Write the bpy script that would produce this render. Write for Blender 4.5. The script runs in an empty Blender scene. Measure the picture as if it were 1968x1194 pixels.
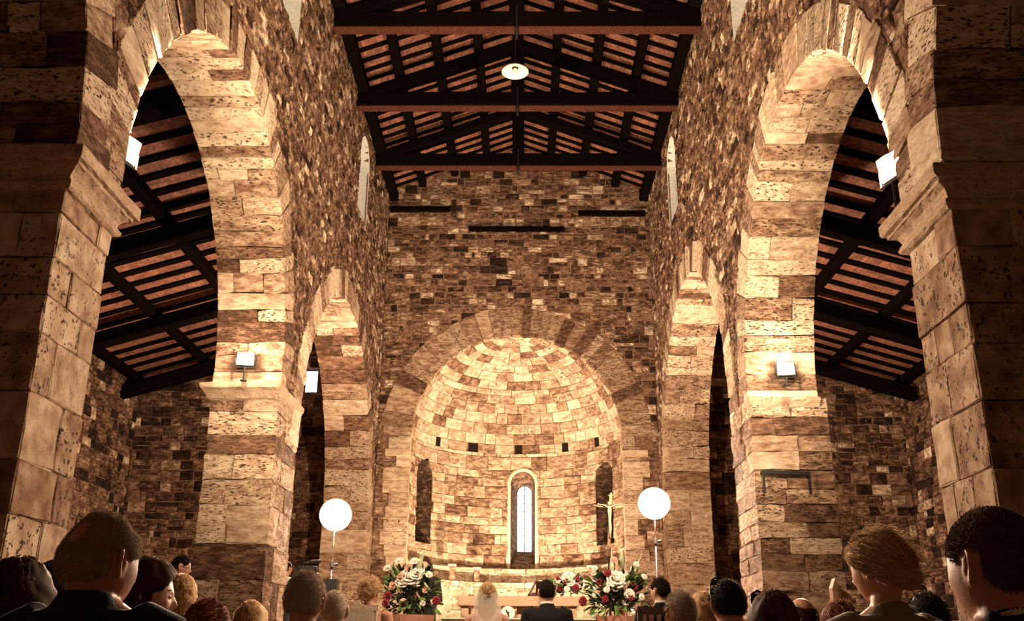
import bpy, math, random
from mathutils import Vector, Matrix, noise
random.seed(11)
R_ = random.Random(5)
sc = bpy.context.scene
col = sc.collection
PI = math.pi
# ------------------------------------------------------------ camera
F = 1880.0; TH = 0.3398; YAW = 0.0132; ROLL = -0.0069
CAM = Vector((0.156, 0.0, 1.05))
_r = Vector((math.cos(YAW), math.sin(YAW), 0))
_h = Vector((-math.sin(YAW), math.cos(YAW), 0))
_f = _h * math.cos(TH) + Vector((0, 0, 1)) * math.sin(TH)
_u = _r.cross(_f)
RT = (_r - ROLL * _u).normalized(); UP = (_u + ROLL * _r).normalized()
cd = bpy.data.cameras.new('camera'); cam = bpy.data.objects.new('camera', cd); col.objects.link(cam)
m = Matrix((RT, UP, -_f)).transposed().to_4x4(); m.translation = CAM
cam.matrix_world = m
cd.sensor_width = 36; cd.lens = 36 * F / 1968.0; cd.clip_start = 0.05; cd.clip_end = 200
sc.camera = cam
def at(px, py, Y):
    'the place at depth Y that shows at pixel (px, py) of the photograph'
    d = _f + RT * ((px - 984) / F) + UP * ((597 - py) / F)
    return CAM + d * (Y / d.y)

# ------------------------------------------------------------ materials
def nt(name):
    m = bpy.data.materials.new(name); m.use_nodes = True
    t = m.node_tree; b = t.nodes['Principled BSDF']
    return m, t, b
def N(t, kind, **k):
    n = t.nodes.new(kind)
    for a, v in k.items():
        if a[0] == '_': n.inputs[a[1:].replace('_', ' ')].default_value = v
        else: setattr(n, a, v)
    return n
def ramp(t, stops):
    r = t.nodes.new('ShaderNodeValToRGB'); cr = r.color_ramp
    while len(cr.elements) < len(stops): cr.elements.new(0.5)
    for e, (p, c) in zip(cr.elements, stops):
        e.position = p; e.color = (c[0], c[1], c[2], 1) if len(c) == 3 else c
    return r
def plain(name, c, rough=.6, metal=0, bump=0, scale=40, var=0, spec=None, emit=None, es=0, trans=0):
    m, t, b = nt(name)
    b.inputs['Base Color'].default_value = (*c, 1); b.inputs['Roughness'].default_value = rough; b.inputs['Specular IOR Level'].default_value = .15 if rough > .5 else .5
    b.inputs['Metallic'].default_value = metal
    if spec is not None: b.inputs['Specular IOR Level'].default_value = spec
    if trans: b.inputs['Transmission Weight'].default_value = trans
    if emit: b.inputs['Emission Color'].default_value = (*emit, 1); b.inputs['Emission Strength'].default_value = es
    if bump or var:
        tc = N(t, 'ShaderNodeTexCoord'); n = N(t, 'ShaderNodeTexNoise', _Scale=scale, _Detail=5.0)
        t.links.new(tc.outputs['Object'], n.inputs['Vector'])
        if bump:
            bp = N(t, 'ShaderNodeBump', _Strength=bump, _Distance=.02)
            t.links.new(n.outputs['Fac'], bp.inputs['Height']); t.links.new(bp.outputs['Normal'], b.inputs['Normal'])
        if var:
            r = ramp(t, [(.3, tuple(x * (1 - var) for x in c)), (.7, tuple(min(1, x * (1 + var)) for x in c))])
            t.links.new(n.outputs['Fac'], r.inputs['Fac']); t.links.new(r.outputs['Color'], b.inputs['Base Color'])
    return m
def stone(name, stops, pit=.5, streak=2.5, bump=.6, nscale=5.0, pitscale=16.0, contrast=.45, bd=.03):
    m, t, b = nt(name); L = t.links.new
    tc = N(t, 'ShaderNodeTexCoord'); at_ = N(t, 'ShaderNodeAttribute', attribute_name='tone')
    sep = N(t, 'ShaderNodeSeparateColor'); L(at_.outputs['Color'], sep.inputs['Color'])
    # every block shifts its own pattern
    off = N(t, 'ShaderNodeVectorMath', operation='SCALE'); L(at_.outputs['Color'], off.inputs[0]); off.inputs['Scale'].default_value = 37.0
    add = N(t, 'ShaderNodeVectorMath', operation='ADD'); L(tc.outputs['Object'], add.inputs[0]); L(off.outputs[0], add.inputs[1])
    mp = N(t, 'ShaderNodeMapping'); mp.inputs['Scale'].default_value = (1, 1, streak); L(add.outputs[0], mp.inputs['Vector'])
    n1 = N(t, 'ShaderNodeTexNoise', _Scale=nscale, _Detail=8.0, _Roughness=.65); L(mp.outputs[0], n1.inputs['Vector'])
    n2 = N(t, 'ShaderNodeTexNoise', _Scale=pitscale, _Detail=4.0, _Roughness=.6); L(mp.outputs[0], n2.inputs['Vector'])
    mm = N(t, 'ShaderNodeMapRange'); L(n1.outputs['Fac'], mm.inputs['Value'])
    mm.inputs['From Min'].default_value = .3; mm.inputs['From Max'].default_value = .7
    mm.inputs['To Min'].default_value = -contrast; mm.inputs['To Max'].default_value = contrast
    ad = N(t, 'ShaderNodeMath', operation='ADD', use_clamp=True); L(sep.outputs[0], ad.inputs[0]); L(mm.outputs[0], ad.inputs[1])
    r = ramp(t, stops); L(ad.outputs[0], r.inputs['Fac'])
    # pits: dark holes, more of them on some blocks
    pr = N(t, 'ShaderNodeMapRange'); L(n2.outputs['Fac'], pr.inputs['Value'])
    pr.inputs['From Min'].default_value = .56; pr.inputs['From Max'].default_value = .66
    pm = N(t, 'ShaderNodeMath', operation='MULTIPLY'); L(pr.outputs[0], pm.inputs[0]); L(sep.outputs[1], pm.inputs[1])
    pm2 = N(t, 'ShaderNodeMath', operation='MULTIPLY', use_clamp=True); L(pm.outputs[0], pm2.inputs[0]); pm2.inputs[1].default_value = pit * 2
    mx = N(t, 'ShaderNodeMix', data_type='RGBA'); L(pm2.outputs[0], mx.inputs['Factor']); L(r.outputs['Color'], mx.inputs['A'])
    mx.inputs['B'].default_value = (.05, .026, .012, 1)
    L(mx.outputs['Result'], b.inputs['Base Color'])
    hs = N(t, 'ShaderNodeMath', operation='SUBTRACT'); L(n1.outputs['Fac'], hs.inputs[0])
    ph = N(t, 'ShaderNodeMath', operation='MULTIPLY'); L(pm2.outputs[0], ph.inputs[0]); ph.inputs[1].default_value = .7
    L(ph.outputs[0], hs.inputs[1])
    bp = N(t, 'ShaderNodeBump', _Strength=bump, _Distance=bd); L(hs.outputs[0], bp.inputs['Height']); L(bp.outputs['Normal'], b.inputs['Normal'])
    b.inputs['Roughness'].default_value = .9; b.inputs['Specular IOR Level'].default_value = .2
    return m
DK = (.012, .005, .003); BR = (.060, .028, .015); TN = (.21, .115, .070); CR = (.45, .315, .21); LT = (.74, .61, .45)
M = {}
M['rubble'] = stone('rubble_stone', [(0, DK), (.3, BR), (.55, TN), (.8, CR), (1, LT)], pit=.8, contrast=.34, nscale=5, pitscale=18, bump=1.0)
M['rubble_nave'] = stone('rough_nave_rubble', [(0, DK), (.3, BR), (.55, TN), (.8, CR), (1, LT)], pit=.9, contrast=.42, nscale=5, pitscale=12, bump=1.0, bd=.06, streak=1.2)
M['ashlar'] = stone('pitted_travertine', [(0, BR), (.3, TN), (.6, CR), (1, LT)], pit=.85, contrast=.3, streak=3.0, pitscale=16, bump=.9)
M['pier'] = stone('pitted_pier_stone', [(0, BR), (.3, TN), (.6, CR), (1, LT)], pit=.8, contrast=.3, streak=1.0, pitscale=20, bump=.8)
M['apse'] = stone('apse_stone', [(0, BR), (.25, TN), (.6, CR), (1, LT)], pit=.55, contrast=.34, streak=2.2, pitscale=12, bump=.5)
M['mortar'] = plain('old_mortar', (.20, .112, .070), .95, bump=1.0, scale=14, var=.55)
M['mould'] = stone('moulded_stone', [(0, TN), (.5, CR), (1, LT)], pit=.4, contrast=.2, streak=1.5, pitscale=30)
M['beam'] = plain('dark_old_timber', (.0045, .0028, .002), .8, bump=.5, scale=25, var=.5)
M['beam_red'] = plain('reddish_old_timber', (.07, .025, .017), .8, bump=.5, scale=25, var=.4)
M['metal'] = plain('black_painted_metal', (.008, .007, .007), .5, 0.0, spec=.25)
M['steel'] = plain('bright_steel', (.6, .55, .5), .25, 1)
M['paving'] = stone('floor_stone', [(0, BR), (.5, TN), (1, CR)], pit=.2)
M['lens'] = plain('lamp_glass', (1, .9, .7), .3, emit=(1, .80, .50), es=14)
M['lensbig'] = plain('lamp_diffuser', (1, .9, .7), .3, emit=(1, .86, .62), es=30)
M['pane'] = plain('window_pane_with_sky', (.8, .85, .9), .3, emit=(.86, .94, 1.0), es=2.2)
M['pane_high'] = plain('clerestory_pane_with_sky', (.8, .85, .9), .3, emit=(.86, .94, 1.0), es=6)
M['lead'] = plain('leading', (.05, .05, .05), .6)
def terracotta():
    m, t, b = nt('terracotta_tiles'); L = t.links.new
    tc = N(t, 'ShaderNodeTexCoord'); mp = N(t, 'ShaderNodeMapping'); mp.inputs['Scale'].default_value = (1, 1, 0.2)
    L(tc.outputs['Object'], mp.inputs['Vector'])
    br = N(t, 'ShaderNodeTexBrick', _Scale=1.0); br.inputs['Brick Width'].default_value = .16; br.inputs['Row Height'].default_value = .33
    br.inputs['Mortar Size'].default_value = .006
    br.inputs['Color1'].default_value = (.16, .055, .03, 1); br.inputs['Color2'].default_value = (.30, .11, .06, 1); br.inputs['Mortar'].default_value = (.10, .05, .03, 1)
    L(mp.outputs[0], br.inputs['Vector'])
    n = N(t, 'ShaderNodeTexNoise', _Scale=14.0, _Detail=6.0); L(tc.outputs['Object'], n.inputs['Vector'])
    r = ramp(t, [(.35, (.45, .45, .45)), (.65, (1.2, 1.2, 1.2))]); L(n.outputs['Fac'], r.inputs['Fac'])
    mx = N(t, 'ShaderNodeMix', data_type='RGBA', blend_type='MULTIPLY'); mx.inputs['Factor'].default_value = 1
    L(br.outputs['Color'], mx.inputs['A']); L(r.outputs['Color'], mx.inputs['B']); L(mx.outputs['Result'], b.inputs['Base Color'])
    b.inputs['Roughness'].default_value = .9
    return m
M['tiles'] = terracotta()
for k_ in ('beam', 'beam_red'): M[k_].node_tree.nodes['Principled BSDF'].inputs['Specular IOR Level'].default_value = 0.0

# ------------------------------------------------------------ mesh helpers
class MB:
    def __init__(s): s.v = []; s.f = []; s.t = []; s.mi = []; s.cur = (.5, .5, .5); s.mat = 0
    def vert(s, p): s.v.append((p[0], p[1], p[2])); return len(s.v) - 1
    def face(s, *i): s.f.append(i); s.t.append(s.cur); s.mi.append(s.mat)
    def box(s, x0, x1, y0, y1, z0, z1):
        b = len(s.v)
        for z in (z0, z1):
            for x, y in ((x0, y0), (x1, y0), (x1, y1), (x0, y1)): s.v.append((x, y, z))
        for q in ((3, 2, 1, 0), (4, 5, 6, 7), (0, 1, 5, 4), (1, 2, 6, 5), (2, 3, 7, 6), (3, 0, 4, 7)): s.face(*[b + i for i in q])
    def loft(s, rings, close=True, caps=True):
        b = len(s.v); n = len(rings[0])
        for r in rings:
            for p in r: s.v.append(tuple(p))
        for i in range(len(rings) - 1):
            for j in range(n if close else n - 1):
                a = b + i * n + j; c = b + i * n + (j + 1) % n
                s.face(a, c, c + n, a + n)
        if caps and close:
            s.face(*[b + j for j in range(n)][::-1]); s.face(*[b + (len(rings) - 1) * n + j for j in range(n)])
    def tube(s, pts, rad, n=8, caps=True):
        pts = [Vector(p) for p in pts]; rads = rad if isinstance(rad, (list, tuple)) else [rad] * len(pts)
        rings = []; up = Vector((0, 0, 1)); prev = None
        for i, p in enumerate(pts):
            d = (pts[min(i + 1, len(pts) - 1)] - pts[max(i - 1, 0)])
            if d.length < 1e-9: d = Vector((0, 0, 1))
            d.normalize()
            if prev is None:
                a = up if abs(d.z) < .9 else Vector((1, 0, 0)); x = d.cross(a).normalized()
            else:
                x = (prev - d * prev.dot(d)); x = x.normalized() if x.length > 1e-6 else d.orthogonal().normalized()
            prev = x; y = d.cross(x)
            rings.append([p + (x * math.cos(k * 2 * PI / n) + y * math.sin(k * 2 * PI / n)) * rads[i] for k in range(n)])
        s.loft(rings, True, caps)
    def bar(s, a, b, w, h, up=(0, 0, 1), chamfer=0):
        a = Vector(a); b = Vector(b); d = (b - a).normalized(); u = Vector(up); x = d.cross(u).normalized(); u = x.cross(d)
        q = [(-w / 2, -h / 2), (w / 2, -h / 2), (w / 2, h / 2), (-w / 2, h / 2)]
        s.loft([[p + x * i + u * j for i, j in q] for p in (a, b)])
    def timber(s, a, b, w, h, wob=.02, n=8, up=(0, 0, 1), seed=0):
        'a hewn beam: slightly waney, chamfered edges'
        a = Vector(a); b = Vector(b); d = (b - a).normalized(); u = Vector(up); x = d.cross(u).normalized(); u = x.cross(d)
        rr = random.Random(seed); c = min(w, h) * .12; rings = []
        o = [(-w/2+c, -h/2), (w/2-c, -h/2), (w/2, -h/2+c), (w/2, h/2-c), (w/2-c, h/2), (-w/2+c, h/2), (-w/2, h/2-c), (-w/2, -h/2+c)]
        for i in range(n + 1):
            p = a.lerp(b, i / n) + (x * rr.uniform(-wob, wob) + u * rr.uniform(-wob, wob)) * (0 if i in (0, n) else .6)
            k = 1 + rr.uniform(-.04, .04)
            rings.append([p + x * i_ * k + u * j_ * k for i_, j_ in o])
        s.loft(rings)
    def sphere(s, c, r, n=12, m_=8, sq=(1, 1, 1)):
        c = Vector(c); rings = []
        for i in range(1, m_):
            a = PI * i / m_
            rings.append([c + Vector((r * sq[0] * math.sin(a) * math.cos(2 * PI * k / n), r * sq[1] * math.sin(a) * math.sin(2 * PI * k / n), -r * sq[2] * math.cos(a))) for k in range(n)])
        s.loft(rings)
    def build(s, name, mat, parent=None, smooth=False, loc=None):
        me = bpy.data.meshes.new(name)
        V_ = s.v
        if loc is not None:
            V_ = [(x - loc[0], y - loc[1], z - loc[2]) for x, y, z in s.v]
        me.from_pydata(V_, [], s.f); me.update()
        mats = mat if isinstance(mat, (list, tuple)) else [mat]
        for q in mats: me.materials.append(q)
        if len(mats) > 1: me.polygons.foreach_set('material_index', s.mi)
        a = me.attributes.new('tone', 'FLOAT_COLOR', 'FACE'); flat = []
        for t in s.t: flat += [t[0], t[1], t[2], 1]
        a.data.foreach_set('color', flat)
        if smooth: me.polygons.foreach_set('use_smooth', [True] * len(me.polygons))
        o = bpy.data.objects.new(name, me); col.objects.link(o)
        if loc is not None: o.location = loc
        if parent is not None: o.parent = parent
        return o
def tag(o, label=None, cat=None, group=None, kind=None):
    if label: o['label'] = label
    if cat: o['category'] = cat
    if group: o['group'] = group
    if kind: o['kind'] = kind
    return o
def struct(name, mb, mat, label=None, parent=None, smooth=False):
    o = mb.build(name, mat, parent, smooth)
    if parent is None: tag(o, label, None, None, 'structure')
    return o
def empty(name, loc, label=None, cat=None, group=None, rz=0):
    o = bpy.data.objects.new(name, None); col.objects.link(o); o.location = loc; o.rotation_euler.z = rz
    o.empty_display_size = .1
    return tag(o, label, cat, group)
def part(name, mb, mat, par, smooth=False, label=None):
    'mesh given in world coordinates, parented to an unrotated empty'
    o = mb.build(name, mat, None, smooth, loc=None)
    o.parent = par
    p = par; off = Vector((0, 0, 0))
    while p is not None: off += Vector(p.location); p = p.parent
    me = o.data
    me.transform(Matrix.Translation(-off))
    if label: o['label'] = label
    return o

# ------------------------------------------------------------ masonry
def clip(poly, nx, ny, c):
    out = []
    for i in range(len(poly)):
        a = poly[i]; b = poly[(i + 1) % len(poly)]
        da = nx * a[0] + ny * a[1] - c; db = nx * b[0] + ny * b[1] - c
        if da >= 0: out.append(a)
        if da * db < 0:
            t = da / (da - db); out.append((a[0] + (b[0] - a[0]) * t, a[1] + (b[1] - a[1]) * t))
    return out
def area(p):
    return abs(sum(p[i][0] * p[(i + 1) % len(p)][1] - p[(i + 1) % len(p)][0] * p[i][1] for i in range(len(p)))) / 2 if len(p) > 2 else 0
def cen(p):
    n = len(p); return sum(q[0] for q in p) / n, sum(q[1] for q in p) / n
def cut_arch(uc, vs, r):
    'keeps what is outside an arch of radius r sprung at height vs, and outside the opening below it'
    def f(poly):
        cu, cv = cen(poly)
        if cv < vs:
            lo = clip(poly, 0, -1, -vs)
            if cu > uc: return [clip(lo, 1, 0, uc + r)]
            return [clip(lo, -1, 0, -(uc - r))]
        nx, ny = cu - uc, cv - vs; l = math.hypot(nx, ny) or 1; nx /= l; ny /= l
        return [clip(poly, nx, ny, r + nx * uc + ny * vs)]
    return f
def cut_rect(u0, u1, v0, v1):
    def f(poly):
        us = [p[0] for p in poly]; vs = [p[1] for p in poly]
        if max(us) <= u0 or min(us) >= u1 or max(vs) <= v0 or min(vs) >= v1: return [poly]
        mid = clip(clip(poly, 1, 0, u0), -1, 0, -u1)
        return [clip(poly, -1, 0, -u0), clip(poly, 1, 0, u1)] + ([clip(mid, 0, -1, -v0), clip(mid, 0, 1, v1)] if len(mid) > 2 else [])
    return f
def cut_door(uc, hw, v0, vs):
    'rectangular opening with a round head of radius hw'
    def f(poly):
        us = [p[0] for p in poly]; vv = [p[1] for p in poly]
        if max(vv) <= v0 or max(us) <= uc - hw or min(us) >= uc + hw or min(vv) >= vs + hw: return [poly]
        out = []
        low = clip(poly, 0, -1, -vs); hi = clip(poly, 0, 1, vs)
        if len(low) > 2: out += cut_rect(uc - hw, uc + hw, v0, vs + 1)(low)
        if len(hi) > 2: out += cut_arch(uc, vs - 1e-4, hw)(hi)
        return out
    return f
def keep(nx, ny, c): return lambda poly: [clip(poly, nx, ny, c)]
def pick_tone(r, dark=.16, light=.25, mid=(.42, .62)):
    x = r.random()
    if x < dark: t = r.uniform(.0, .22)
    elif x > 1 - light: t = r.uniform(.66, .88)
    else: t = r.uniform(*mid)
    return (t, r.random() ** 1.5, r.random())
def stone_face(mb, poly, w0, w1, fm, r, rough=.012, bev=.015, seg=.22):
    if area(poly) < .006: return
    pts = []
    for i in range(len(poly)):
        a = poly[i]; b = poly[(i + 1) % len(poly)]; L = math.hypot(b[0] - a[0], b[1] - a[1]); k = max(1, int(L / seg + .5))
        if L < .004: continue
        for j in range(k):
            t = j / k; pts.append((a[0] + (b[0] - a[0]) * t, a[1] + (b[1] - a[1]) * t))
    if len(pts) < 3: return
    cu, cv = cen(pts); n = len(pts)
    sg = 1 if sum(pts[i][0] * pts[(i + 1) % n][1] - pts[(i + 1) % n][0] * pts[i][1] for i in range(n)) > 0 else -1
    if sg < 0: pts = pts[::-1]
    def ring(k, w, j, jw):
        res = []
        for p in pts:
            du, dv = cu - p[0], cv - p[1]; l = math.hypot(du, dv) or 1
            q = min(k, l * .5) if k < 1 else 0
            res.append(mb.vert(fm(p[0] + du / l * q + r.uniform(-j, j), p[1] + dv / l * q + r.uniform(-j, j), w + r.uniform(-jw, jw))))
        return res
    r0 = ring(0, w0, 0, 0); r1 = ring(0.002, w1 - bev, rough * .4, 0); r2 = ring(bev * 1.3, w1, rough * .5, rough)
    md = []
    for p in pts:
        md.append(mb.vert(fm(p[0] + (cu - p[0]) * .55, p[1] + (cv - p[1]) * .55, w1 + r.uniform(-rough, rough * 1.4))))
    c = mb.vert(fm(cu, cv, w1 + r.uniform(-rough, rough * 1.4)))
    for a, b in ((r0, r1), (r1, r2), (r2, md)):
        for i in range(n): mb.face(a[i], a[(i + 1) % n], b[(i + 1) % n], b[i])
    for i in range(n): mb.face(md[i], md[(i + 1) % n], c)
def courses(mb, u0, u1, v0, v1, fm, r, hh=(.16, .3), ww=(.2, .55), cuts=(), w0=-.03, wv=(.0, .025), gap=.012, tone=pick_tone, rough=.012, skew=.0, big=0):
    v = v0
    while v < v1 - .04:
        h = r.uniform(*hh)
        if v1 - v - h < hh[0] * .6: h = v1 - v
        u = u0 - r.uniform(0, ww[0])
        while u < u1:
            w = r.uniform(*ww) * (h / (sum(hh) / 2)) ** .5
            if r.random() < .12: w *= .5
            g = gap * r.uniform(.3, 1.2); a = max(u, u0) + g / 2; b = min(u + w, u1) - g / 2
            subs = [(v + g / 2, v + h - g / 2)]
            if r.random() < big and h > hh[0] * 1.3:
                mid = v + h * r.uniform(.4, .6); subs = [(v + g / 2, mid - g / 2), (mid + g / 2, v + h - g / 2)]
            if b - a > .05:
                for s0, s1 in subs:
                    e = r.uniform(-.012, .012)
                    polys = [[(a, s0 + e), (b, s0 - e), (b, s1 + e * .5), (a, s1 - e)]]
                    for c in cuts:
                        nx = []
                        for p in polys:
                            if len(p) > 2 and area(p) > .002: nx += c(p)
                        polys = nx
                    mb.cur = tone(r); wo = r.uniform(*wv)
                    if r.random() < .03: wo -= .02
                    for p in polys:
                        if len(p) > 2: stone_face(mb, p, w0, wo, fm, r, rough)
            u += w
        v += h
def solid(mb, a0, a1, b0, b1, c0, c1, fm, r, jit=.01, bev=.012, n=(2, 2, 2)):
    'a whole squared stone, rough on every face'
    def ax(x0, x1, k):
        s = 1 if x1 > x0 else -1
        return [x0, x0 + s * min(bev, abs(x1 - x0) * .3)] + [x0 + (x1 - x0) * i / k for i in range(1, k)] + [x1 - s * min(bev, abs(x1 - x0) * .3), x1]
    A, B, C = ax(a0, a1, n[0]), ax(b0, b1, n[1]), ax(c0, c1, n[2]); na, nb, nc = len(A) - 1, len(B) - 1, len(C) - 1
    ids = {}
    def g(i, j, k):
        q = (i, j, k)
        if q not in ids:
            e = (i in (0, na)) + (j in (0, nb)) + (k in (0, nc)); s = bev * (.0, .0, .45, .62)[e]
            p = []
            for v_, ii, nn, lo, hi in ((A[i], i, na, a0, a1), (B[j], j, nb, b0, b1), (C[k], k, nc, c0, c1)):
                sg = 1 if hi > lo else -1
                if e > 1 and ii == 0: v_ += s * sg
                if e > 1 and ii == nn: v_ -= s * sg
                p.append(v_ + r.uniform(-jit, jit))
            ids[q] = mb.vert(fm(*p))
        return ids[q]
    for i in range(na):
        for j in range(nb): mb.face(g(i, j, 0), g(i, j + 1, 0), g(i + 1, j + 1, 0), g(i + 1, j, 0)); mb.face(g(i, j, nc), g(i + 1, j, nc), g(i + 1, j + 1, nc), g(i, j + 1, nc))
    for i in range(na):
        for k in range(nc): mb.face(g(i, 0, k), g(i + 1, 0, k), g(i + 1, 0, k + 1), g(i, 0, k + 1)); mb.face(g(i, nb, k), g(i, nb, k + 1), g(i + 1, nb, k + 1), g(i + 1, nb, k))
    for j in range(nb):
        for k in range(nc): mb.face(g(0, j, k), g(0, j, k + 1), g(0, j + 1, k + 1), g(0, j + 1, k)); mb.face(g(na, j, k), g(na, j + 1, k), g(na, j + 1, k + 1), g(na, j, k + 1))
# ------------------------------------------------------------ the church
W = 3.5; T = 1.03; YB = -4.0; YE = 24.0; XA = 9.6
TOPN = 13.0; SL = .385                                   # nave roof underside at the wall, slope
TOPA = 7.5; SA = .30                                     # aisle roof underside at the outer wall, slope
def nave_z(x): return TOPN + (W - abs(x)) * SL
def aisle_z(x): return TOPA + (XA - abs(x)) * SA
PIERS = [(-.9, .74), (7.0, 7.91), (14.18, 15.55), (23.0, 24.0)]
def light_tone(r):
    x = r.random()
    t = r.uniform(.05, .3) if x < .14 else (r.uniform(.62, .85) if x > .62 else r.uniform(.35, .62))
    return (t, r.random(), r.random())
def pier_tone(r): return (r.uniform(.38, .72), r.random() ** 1.3, r.random())
WINS = [(12.75, 10.35), (20.0, 10.35)]                   # clerestory windows: middle, sill
WHW = .62; WH = 1.35                                     # half width at the inner face, height to the spring
def arches(side):
    zi = 4.87 if side < 0 else 4.71
    return zi, [(.74, 7.0, zi + .1), (7.91, 14.18, zi + (.2 if side < 0 else .1)), (15.55, 23.0, 4.2 if side < 0 else 4.75)]
def splay(name, parent, fm, hw0, v0, vs0, hw1, v1, vs1, depth, mat, pane_mat=None, bars=True, r=None, mullions=5, tn=.55):
    'splayed opening: lining of the embrasure, and a pane or a blocked back'
    def outline(hw, vb, vs, w):
        p = [(-hw, vb), (hw, vb)] + [(hw * math.cos(a * PI / 10), vs + hw * math.sin(a * PI / 10)) for a in range(0, 11)]
        return [fm(u, v, w) for u, v in p]
    mb = MB(); mb.cur = (tn, .5, .3)
    n = 4
    rings = []
    for i in range(n + 1):
        k = i / n; rings.append(outline(hw0 + (hw1 - hw0) * k, v0 + (v1 - v0) * k, vs0 + (vs1 - vs0) * k, -depth * k))
    mb.loft(rings, True, False)
    o = mb.build('embrasure', mat, parent)
    back = MB(); back.cur = (.22, .6, .2)
    ids = [back.vert(p) for p in outline(hw1, v1, vs1, -depth)]
    ids2 = [back.vert(p) for p in outline(hw1, v1, vs1, -depth - .01)]
    back.face(*ids); back.face(*ids2[::-1])
    for i in range(len(ids)): back.face(ids[i], ids[(i + 1) % len(ids)], ids2[(i + 1) % len(ids)], ids2[i])
    ob = back.build('pane' if pane_mat else 'blocking_wall', pane_mat or M['rubble'], parent)
    if pane_mat and bars:
        g = MB(); top = vs1 + hw1
        def bar(u0, va, u1, vb, t=.013):
            P0, P1 = Vector(fm(u0, va, -depth + .015)), Vector(fm(u1, vb, -depth + .015)); g.tube([P0, P1], t, 5)
        bar(0, v1, 0, top)
        for i in range(1, mullions + 1):
            v = v1 + (vs1 - v1) * i / (mullions + .3); bar(-hw1, v, hw1, v, .006)
        pts = [fm(u, v, -depth + .02) for u, v in [(-hw1, v1), (hw1, v1)] + [(hw1 * math.cos(a * PI / 10), vs1 + hw1 * math.sin(a * PI / 10)) for a in range(11)]]
        g.tube(pts + [pts[0]], .014, 5)
        g.build('leading', M['lead'], parent)
    return o

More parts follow.
